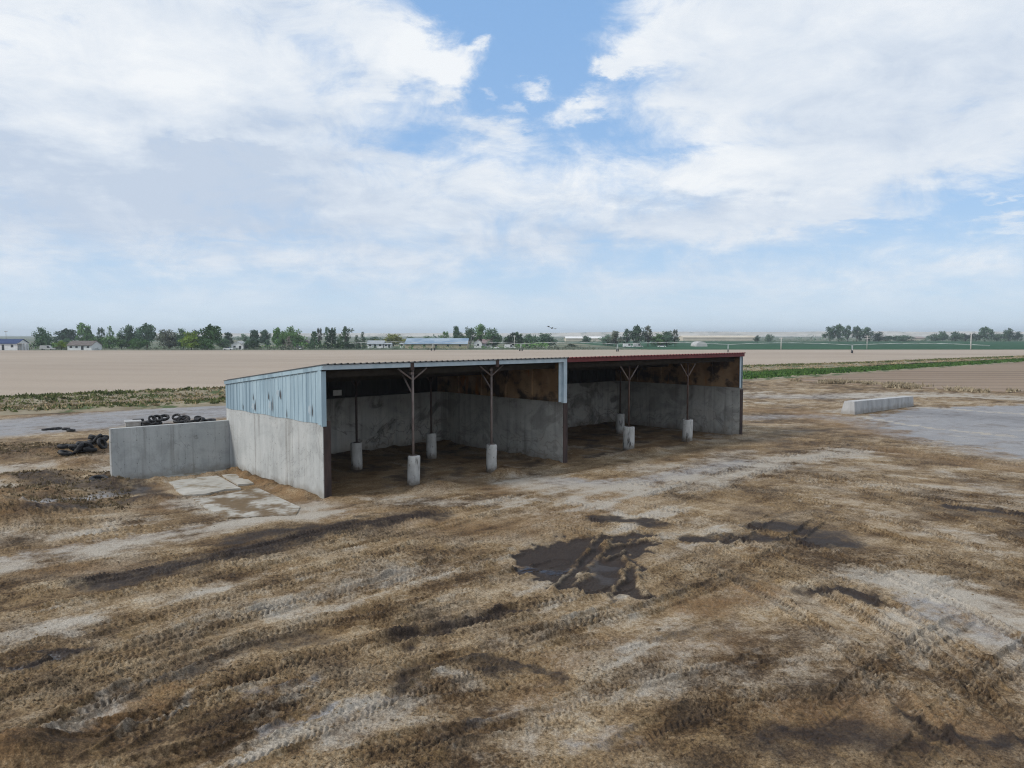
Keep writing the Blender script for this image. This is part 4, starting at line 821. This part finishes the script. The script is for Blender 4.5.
def house(x0, x1, by, eave, ridge, label, wm, rm, depth_m=8, gable=False, wins=3, name='house', cat='house', rz=0.0, porch=False, grp=None):
    d = depth_of(by); k = d / F; w = (x1 - x0) * k; eh = (by - eave) * k; rh = (by - ridge) * k; p = AT((x0 + x1) / 2, d)
    e = empty(name, p, label, cat, grp, rz); mb = MB(); hw = w / 2
    if gable:
        mb.prism([(-hw, -.3), (hw, -.3), (hw, eh), (0, rh - .12), (-hw, eh)], lambda a, z: (a, 0, z), lambda a, z: (a, depth_m, z)); mb.build('wall', wm, e)
        mb = MB()
        for s in (-1, 1):
            q = [(0, rh), (s * (hw + .4), eh - .15), (s * (hw + .4), eh - .33), (0, rh - .18)]
            if s > 0: q = q[::-1]
            mb.prism(q, lambda a, z: (a, -.4, z), lambda a, z: (a, depth_m + .4, z))
    else:
        mb.prism([(0, -.3), (depth_m, -.3), (depth_m, eh), (depth_m / 2, rh - .12), (0, eh)], lambda a, z: (-hw, a, z), lambda a, z: (hw, a, z)); mb.build('wall', wm, e)
        mb = MB()
        for s in (0, 1):
            y0 = -.5 if s == 0 else depth_m + .5; q = [(y0, eh - .12), (depth_m / 2, rh), (depth_m / 2, rh - .18), (y0, eh - .3)]
            mb.prism(q, lambda a, z: (-hw - .4, a, z), lambda a, z: (hw + .4, a, z))
    mb.build('roof', rm, e)
    for i in range(wins):
        cx = -hw + w * (i + .6) / (wins + .2); mb = MB(); wz = eh * .42; door = (i == wins // 2 and wins > 1)
        mb.box(cx - .6, cx + .6, -.05, -.004, .1 if door else wz, eh * .8); mb.build('door' if door else 'window', M['glass'], e)
    if porch:
        mb = MB()
        for i in range(4): mb.box(hw + .1 + i * 1.5, hw + .28 + i * 1.5, -.1, .1, -.1, eh * .95)
        mb.build('porch_posts', M['rbrown'], e); mb = MB(); mb.box(hw + .02, hw + 5.0, -.4, 3.5, eh * .95, eh * .95 + .25); mb.build('porch_roof', M['wallg'], e)
    return e
house(-12, 17, 350.3, 343.2, 339, 'white house with a navy blue roof and porch at the far end of the field', M['wallw'], M['rblue'], 9, False, 3, porch=True)
house(67, 91, 350, 345, 340.8, 'white single-storey house with a brown-grey roof and dark windows', M['wallw'], M['rbrown'], 10, False, 4)
house(231, 243, 349.3, 345, 341, 'small white gabled house with a grey roof between dark bushes', M['wallw'], M['wallg'], 8, True, 2)
house(405, 467, 348.5, 343.6, 338.3, 'long tan building under a wide light blue metal roof', M['wallt'], M['rlight'], 22, False, 5, 'barn', 'barn')
house(474, 482, 347.8, 343, 339.2, 'white gabled house front at the left of the mauve-roofed one', M['wallw'], M['rmauve'], 9, True, 1)
house(482.5, 492, 347.6, 343, 339.2, 'wing with a mauve roof joined to a white gabled front', M['wallg'], M['rmauve'], 8, False, 1)
house(293, 300, 348.5, 346, 344, 'low red-brown shed left of the broad dark conifer', M['redshed'], M['rgrey'], 5, False, 1, 'shed', 'shed')
house(302, 308, 347.5, 343, 340, 'dark red-brown shed touching the broad dark conifer', M['redshed'], M['rbrown'], 5, True, 1, 'shed', 'shed')
house(367, 383, 348, 343.6, 340.5, 'grey-roofed white house left of the yellowish tree', M['wallw'], M['rgrey'], 9, False, 3)
house(384, 391, 348, 343.7, 342.8, 'white cabin below the yellowish tree', M['wallw'], M['rgrey'], 5, False, 2, 'cabin', 'cabin')
house(400, 403, 348, 343.5, 342.9, 'narrow white hut left of the long tan building', M['wallw'], M['rgrey'], 4, False, 1, 'hut', 'hut')
house(683, 757, 340.6, 337.4, 335.6, 'very long beige barn on the pale rise behind the crop', M['beige'], M['beige'], 30, False, 0, 'barn', 'barn')
house(566, 602, 341.5, 338.3, 336.5, 'pale long barn left of the hazy grove', M['beige'], M['wallw'], 25, False, 0, 'barn', 'barn')
house(912, 926, 340.6, 338, 336.8, 'faint beige barn between two thickets of the far hedgerow', M['beige'], M['rmauve'], 20, False, 0, 'barn', 'barn')
# hoop house
d = depth_of(346.6); k = d / F; p = AT(702, d); mb = MB(); hw = 5.6 * k; hh = 5 * k
arc = [(hw * math.cos(math.pi * i / 12), hh * math.sin(math.pi * i / 12) ** .8) for i in range(13)]
e = empty('hoop_house', p, 'white domed hoop house at the edge of the green crop', 'hoop house'); mb.prism(arc, lambda a, z: (a, 0, z), lambda a, z: (a, 16, z)); mb.build('cover', M['wallg'], e)
mb = MB(); mb.box(-.9, .9, -.06, -.01, 0, 2.1); mb.build('door', M['wallg'], e)
for i in (0, 1, 2):
    mb = MB(); prev = None
    for a, z in arc:
        q = (a * 1.01, 3 + i * 5, z * 1.01)
        if prev: mb.tube(prev, q, .05, n=5)
        prev = q
    mb.build('hoop', M['wallg'], e)
# vehicles far off
def car(px, by, L_, label, body, tall=False, rz=0.0):
    d = depth_of(by); p = AT(px, d); e = empty('parked_van' if tall else 'parked_car', p, label, 'van' if tall else 'car', 'vehicles parked beyond the field', rz)
    h = 2.3 if tall else 1.5; hw = .9; l = L_ / 2; mb = MB()
    prof = [(-l, .35), (l, .35), (l, .85), (l * .6, .95), (l * .3, h), (-l * .95, h), (-l, .95)] if tall else [(-l, .3), (l, .3), (l, .75), (l * .55, .88), (-l * .75, .92), (-l, .85)]
    mb.prism(prof, lambda a, z: (a, -hw, z), lambda a, z: (a, hw, z)); mb.build('body', body, e)
    mb = MB()
    if tall: mb.prism([(l * .33, 1.0), (l * .52, 1.0), (l * .3, h - .25), (l * .05, h - .25), (l * .05, 1.0)], lambda a, z: (a, -hw - .01, z), lambda a, z: (a, hw + .01, z))
    else: mb.prism([(-l * .7, .9), (l * .5, .87), (l * .2, h), (-l * .4, h)], lambda a, z: (a, -hw * .85, z), lambda a, z: (a, hw * .85, z))
    mb.build('cab_glass', M['glass'], e)
    for sx_ in (-.62, .62):
        for sy in (-1, 1): mb = MB(); mb.tube((l * sx_, sy * .7, .33), (l * sx_, sy * .93, .33), .33, n=12); mb.build('wheel', M['rubber'], e)
car(47, 350, 7.0, 'pale long trailer van parked below the lone dark round tree', M['wallg'], True); car(228, 350, 4.6, 'white car parked left of the white gabled house', M['wallw']); car(298.5, 349.6, 4.8, 'white car in front of the low red-brown shed', M['wallw'])
car(495, 348.7, 4.6, 'white car beside the mauve-roofed wing', M['wallw']); car(510, 348.6, 6.2, 'white van parked near the slender pole', M['wallw'], True); car(540, 348.2, 5.0, 'white car under the last dark low tree', M['wallw'])
car(628, 347.3, 6.0, 'white van at the left foot of the hazy grove', M['wallw'], True); car(638, 347.3, 6.0, 'silver van below the tallest tree of the hazy grove', M['wallg'], True); car(662, 347.3, 4.8, 'white car below the dip of the hazy grove', M['wallw'])
# trailers row
# poles
M['polew'] = mat_noise('bleached_pole', (.5, .48, .45), (.62, .6, .57), 2); M['wood'] = mat_noise('pole_wood', (.14, .11, .09), (.2, .17, .14), 2)
def pole(px, by, ty, label, mat, arm=0.0, r_=.2, name='utility_pole', cat='pole'):
    d = depth_of(by); h = (by - ty) * d / F; e = empty(name, AT(px, d), label, cat); mb = MB(); mb.tube((0, 0, -.2), (0, 0, h), r_, r_ * .7, 8); mb.build('shaft', mat, e)
    if arm:
        for z in (h - .5, h - 1.6)[: 2 if arm > 1.4 else 1]: mb = MB(); mb.box(-arm, arm, -.09, .09, z, z + .2); mb.build('crossarm', mat, e)
        mb = MB()
        for x in (-arm * .85, -arm * .3, arm * .85): mb.tube((x, 0, h - .3), (x, 0, h - .02), .07, n=6)
        mb.build('insulators', M['wallw'], e)
pole(781.3, 349.8, 337.5, 'tall white utility pole at the near edge of the green crop', M['polew'], .9, .24); pole(867.3, 349.5, 335.5, 'white utility pole with crossarms in front of the blue-grey grove', M['polew'], 1.5, .2); pole(971.2, 350.3, 332.8, 'tallest white pole at the right end of the crop edge', M['polew'], .9, .26)
pole(514.5, 348, 335.5, 'slender pole standing between two dark low trees', M['polew'], .8, .16); pole(6, 348, 331, 'thin antenna mast rising behind the navy blue roof', M['wood'], .9, .13, 'antenna_mast', 'mast'); pole(54, 347, 338, 'short dark pole right of the lone dark round tree', M['wood'], .7, .13)
# centre pivot irrigation line
M['galv'] = mat_noise('galvanised_pipe', (.45, .48, .49), (.55, .58, .58), 2, rough=.5, metal=.3)
tw = [(433, 350.6), (521, 351), (617.5, 351.6), (728, 352.3), (852, 353.2)]
tp = [np.array(P(*q)) for q in tw]; tp = [2 * tp[0] - tp[1]] + tp + [2 * tp[-1] - tp[-2]]
root = empty('centre_pivot', tuple(tp[2]), 'long galvanised centre pivot sprinkler line on wheeled towers crossing the tilled field', 'irrigation'); off = tuple(tp[2]); HP = 3.4
mb = MB()
for a, b_ in zip(tp[:-1], tp[1:]):
    prev = None
    for i in range(9):
        f = i / 8; q = a + (b_ - a) * f; q = (q[0], q[1], HP + .8 * math.sin(math.pi * f))
        if prev: mb.tube(prev, q, .085, n=6)
        prev = q
mb.build('pipe', M['galv'], root, off)
for a in tp[1:-1]:
    dr = (tp[3] - tp[2]); dr = dr / np.linalg.norm(dr); nn = np.array([-dr[1], dr[0], 0]); mb = MB()
    for s in (-1, 1):
        for t2 in (-.6, .6): mb.tube(tuple(a + nn * s * 1.9 + np.array([0, 0, .6])), tuple(a + dr * t2 * .3 + np.array([0, 0, HP])), .05, n=6)
    mb.tube(tuple(a - nn * 1.9 + np.array([0, 0, .6])), tuple(a + nn * 1.9 + np.array([0, 0, .6])), .07, n=6); to = mb.build('tower', M['galv'], root, off)
    for s in (-1, 1):
        c_ = a + nn * s * 1.9 + dr * 0 + np.array([0, 0, .62]); mb = MB(); mb.tube(tuple(c_ - dr * .16), tuple(c_ + dr * .16), .62, n=16); mb.build('wheel', M['rubber'], to, off)
# birds
M['bird'] = mat_noise('dark_feathers', (.02, .02, .022), (.04, .04, .042), 5)
for i, (px, py, lb) in enumerate(((548.6, 326.8, 'dark bird flying, highest of the three over the field'), (551.8, 328.4, 'dark bird flying, middle one of the three over the field'), (555, 328.8, 'dark bird flying, last of the three over the field'))):
    q = ray(px, py); tq = 130 / q[1]; c_ = (q[0] * tq, 130, H + q[2] * tq); mb = MB()
    body = [(-.22, .012), (-.12, .05), (0, .06), (.12, .045), (.2, .035), (.26, .01)]; n_ = 8
    for x, r_ in body: mb.v += [(x, r_ * math.cos(6.283 * j / n_), r_ * math.sin(6.283 * j / n_)) for j in range(n_)]
    for a in range(len(body) - 1):
        for j in range(n_): mb.face([a * n_ + j, a * n_ + (j + 1) % n_, (a + 1) * n_ + (j + 1) % n_, (a + 1) * n_ + j], True)
    lift = (.12, .2, .05)[i]
    for s in (-1, 1): mb.hexa([(.08, s * .03, .0), (-.08, s * .03, 0), (-.1, s * .24, lift), (.05, s * .24, lift), (.08, s * .03, .02), (-.08, s * .03, .02), (-.1, s * .24, lift + .015), (.05, s * .24, lift + .015)]); mb.hexa([(.05, s * .24, lift), (-.1, s * .24, lift), (-.16, s * .46, lift * .6), (-.1, s * .47, lift * .6), (.05, s * .24, lift + .014), (-.1, s * .24, lift + .014), (-.16, s * .46, lift * .6 + .01), (-.1, s * .47, lift * .6 + .01)])
    o = mb.build('bird', M['bird']); o.location = c_; o.rotation_euler.z = .4 + i * .3; tag(o, lb, 'bird', 'birds in flight')
# pale low rise on the horizon
nh = 160; mb = MB(); xs = np.linspace(-1800, 4200, nh); prof = 10 + 9 * sstep(-100, 900, xs) + 5 * fbm(xs * .002, xs * 0, 4, 201) + 1.5 * fbm(xs * .02, xs * 0, 3, 211)
mb.v = [(x, 3900, -2) for x in xs] + [(x, 4000, 7.5 + z * .9) for x, z in zip(xs, prof)] + [(x, 4900, -2) for x in xs]
for i in range(nh - 1):
    for r0 in (0, nh): mb.face([r0 + i, r0 + i + 1, r0 + nh + i + 1, r0 + nh + i], True)
mb.build('hills', mat_noise('pale_bluff', (.34, .31, .25), (.52, .48, .41), .01, (1, 1, 3), .35, .65, rough=.95, spots=[((.12, .14, .09), .03, .58, .66, (1, 1, 1))]))['kind'] = 'structure'

# ------------------------------------------------------------------ sky
SUN_EL, SUN_AZ = math.radians(40), math.radians(-112)      # azimuth from the viewing direction, clockwise seen from above
w = bpy.data.worlds.new('World'); scene.world = w; w.use_nodes = True; t = NT(w.node_tree)
out = t.n('ShaderNodeOutputWorld'); bg = t.n('ShaderNodeBackground'); t.L.new(bg.outputs[0], out.inputs[0]); bg.inputs[1].default_value = .086
sky = t.n('ShaderNodeTexSky'); sky.sky_type = 'NISHITA'; sky.sun_disc = False; sky.sun_elevation = SUN_EL; sky.sun_rotation = SUN_AZ; sky.air_density = 1.0; sky.dust_density = .6; sky.ozone_density = 1.2
co = t.n('ShaderNodeTexCoord').outputs['Generated']; sx = t.n('ShaderNodeSeparateXYZ'); t.put(sx.inputs[0], co); x_, y_, z_ = sx.outputs
az = t.m('ARCTAN2', x_, y_); el = t.m('ARCSINE', z_)
zp = t.m('ADD', t.m('MAXIMUM', z_, 0.0), .16); cv = t.n('ShaderNodeCombineXYZ'); t.put(cv.inputs[0], t.m('DIVIDE', x_, zp)); t.put(cv.inputs[1], t.m('DIVIDE', y_, zp)); pl = cv.outputs[0]
nA = t.noise(pl, 1.3, 9, .56, None, .25); nB = t.noise(pl, 3.6, 8, .6); nC = t.noise(pl, .7, 6, .5); nD = t.noise(co, 10, 10, .66, (1, 1, 2.0), .5)
nE = t.noise(co, 26, 8, .68); nF = t.noise(pl, 9, 8, .68)
waz = t.m('ADD', t.m('ADD', az, t.m('MULTIPLY', t.m('SUBTRACT', nE, .5), .075)), t.m('MULTIPLY', t.m('SUBTRACT', nA, .5), .09)); wel = t.m('ADD', t.m('ADD', el, t.m('MULTIPLY', t.m('SUBTRACT', nF, .5), .055)), t.m('MULTIPLY', t.m('SUBTRACT', nB, .5), .07))
def ae(px, py): q = Vector(ray(px, py)).normalized(); return math.atan2(q.x, q.y), math.asin(q.z)
def blob(px, py, rx, ry, amt, rot=0.0):
    a, e = ae(px, py); a2, e2 = rx / F, ry / F
    dx, dy = t.m('SUBTRACT', waz, a), t.m('SUBTRACT', wel, e)
    if rot:
        c_, s_ = math.cos(rot), math.sin(rot); dx, dy = t.m('ADD', t.m('MULTIPLY', dx, c_), t.m('MULTIPLY', dy, s_)), t.m('SUBTRACT', t.m('MULTIPLY', dy, c_), t.m('MULTIPLY', dx, s_))
    r2 = t.m('ADD', t.m('POWER', t.m('ABSOLUTE', t.m('DIVIDE', dx, a2)), 2.0), t.m('POWER', t.m('ABSOLUTE', t.m('DIVIDE', dy, e2)), 2.0))
    return t.m('MULTIPLY', t.m('EXPONENT', t.m('MULTIPLY', r2, -1.0)), amt)
def total(first, blobs):
    c = first
    for b_ in blobs: c = t.m('ADD', c, blob(*b_))
    return c
cov = total(.62, [(535, 0, 100, 60, -.62), (480, 85, 95, 50, -.52), (590, 105, 70, 50, -.58), (420, 5, 60, 25, -.3), (350, 60, 60, 40, -.12), (440, 140, 95, 14, -.35), (690, 150, 60, 10, -.25), (980, 205, 130, 26, -.45, .15), (900, 268, 280, 30, -.28), (520, 285, 80, 25, -.2), (180, 280, 240, 20, -.22), (230, 240, 70, 8, -.2), (640, 255, 70, 16, -.2),
                  (400, 45, 46, 30, .6), (450, 66, 36, 18, .6), (384, 85, 16, 9, .4), (535, 84, 24, 9, .62), (478, 42, 14, 8, .4), (520, 108, 16, 7, .4), (610, 72, 22, 8, .45), (555, 40, 60, 30, .12), (585, 103, 32, 12, .6), (565, 118, 20, 8, .35), (490, 136, 66, 12, .5), (448, 100, 18, 8, .4), (490, 95, 12, 8, .4), (655, 47, 38, 13, .55), (620, 62, 20, 8, .45), (800, 60, 200, 110, .25), (150, 90, 200, 110, .2), (1000, 222, 40, 6, .3), (985, 198, 30, 4, .3), (850, 215, 70, 9, .3)])
dens = t.rng(t.m('ADD', cov, t.m('ADD', t.m('MULTIPLY', t.m('SUBTRACT', nA, .5), .8), t.m('MULTIPLY', t.m('SUBTRACT', nD, .5), 1.1))),   .14, .74)
lum = total(.60, [(120, 70, 190, 70, .22), (620, 170, 170, 60, .22), (640, 10, 60, 60, .25), (420, 52, 80, 30, .3), (300, 200, 60, 20, .1), (690, 170, 130, 40, .15), (430, 225, 120, 40, .1), (170, 195, 260, 60, -.5), (700, 215, 160, 22, -.2), (225, 152, 42, 9, -.4), (560, 245, 140, 35, -.26), (330, 120, 120, 40, -.14), (860, 120, 160, 60, -.14), (870, 90, 170, 60, -.06), (700, 205, 90, 10, -.2), (240, 15, 120, 20, -.25), (1000, 150, 100, 40, .1)])
lum = t.m('ADD', lum, t.m('ADD', t.m('MULTIPLY', t.m('SUBTRACT', nB, .5), .75), t.m('ADD', t.m('MULTIPLY', t.m('SUBTRACT', nC, .5), .5), t.m('MULTIPLY', t.m('SUBTRACT', nD, .5), .8))))
ccol = t.ramp(lum, [(.2, (5.2, 6.0, 7.2)), (.5, (6.7, 7.3, 8.1)), (.88, (8.4, 8.65, 8.9))])
blue = t.mix(.7, sky.outputs[0], (2.6, 4.8, 8.4))
hz = t.m('EXPONENT', t.m('MULTIPLY', t.m('MAXIMUM', el, 0.0), -1 / .10))
blue = t.mix(t.m('MULTIPLY', hz, .97), blue, (6.3, 7.6, 8.6))
low = t.rng(el, 0.015, .09)
fin = t.mix(t.m('MULTIPLY', dens, t.m('ADD', .25, t.m('MULTIPLY', low, .72))), blue, ccol)
below = t.rng(z_, -.02, 0.0); fin = t.mix(below, (1.6, 1.4, 1.1), fin)
t.put(bg.inputs[0], fin)
sun = bpy.data.lights.new('sun', 'SUN'); sun.energy = 2.0; sun.angle = math.radians(10); sun.color = (1.0, .95, .88)
so = bpy.data.objects.new('sun', sun); COL.objects.link(so)
dsun = Vector((math.sin(SUN_AZ) * math.cos(SUN_EL), math.cos(SUN_AZ) * math.cos(SUN_EL), math.sin(SUN_EL))); so.rotation_euler = dsun.to_track_quat('Z', 'Y').to_euler()

# ------------------------------------------------------------------ air
hm = bpy.data.materials.new('haze_air'); hm.use_nodes = True; t = NT(hm.node_tree); o_ = t.n('ShaderNodeOutputMaterial'); pv_ = t.n('ShaderNodeVolumePrincipled'); t.L.new(pv_.outputs[0], o_.inputs['Volume'])
pv_.inputs['Color'].default_value = (.80, .90, 1.0, 1); pv_.inputs['Density'].default_value = .00016; pv_.inputs['Anisotropy'].default_value = .2
mb = MB(); mb.box(-9300, 9300, -9300, 9300, -4, 62); mb.build('haze', hm)['kind'] = 'stuff'
# ------------------------------------------------------------------ camera, view
cam = bpy.data.cameras.new('camera'); cam.sensor_width = 36; cam.lens = 36 * F / 1024; cam.clip_start = .1; cam.clip_end = 30000
co_ = bpy.data.objects.new('camera', cam); COL.objects.link(co_); co_.location = (0, 0, H); co_.rotation_euler = (math.pi / 2 - TH, 0, 0); scene.camera = co_
vs = scene.view_settings; vs.view_transform = 'Standard'; vs.look = 'None'; vs.gamma = 1.0; vs.use_curve_mapping = False; vs.exposure = 0.35
scene.cycles.max_bounces = 6; scene.cycles.use_denoising = True; scene.cycles.denoising_input_passes = 'RGB_ALBEDO_NORMAL'; scene.cycles.denoising_prefilter = 'NONE'; scene.cycles.filter_width = 1.15
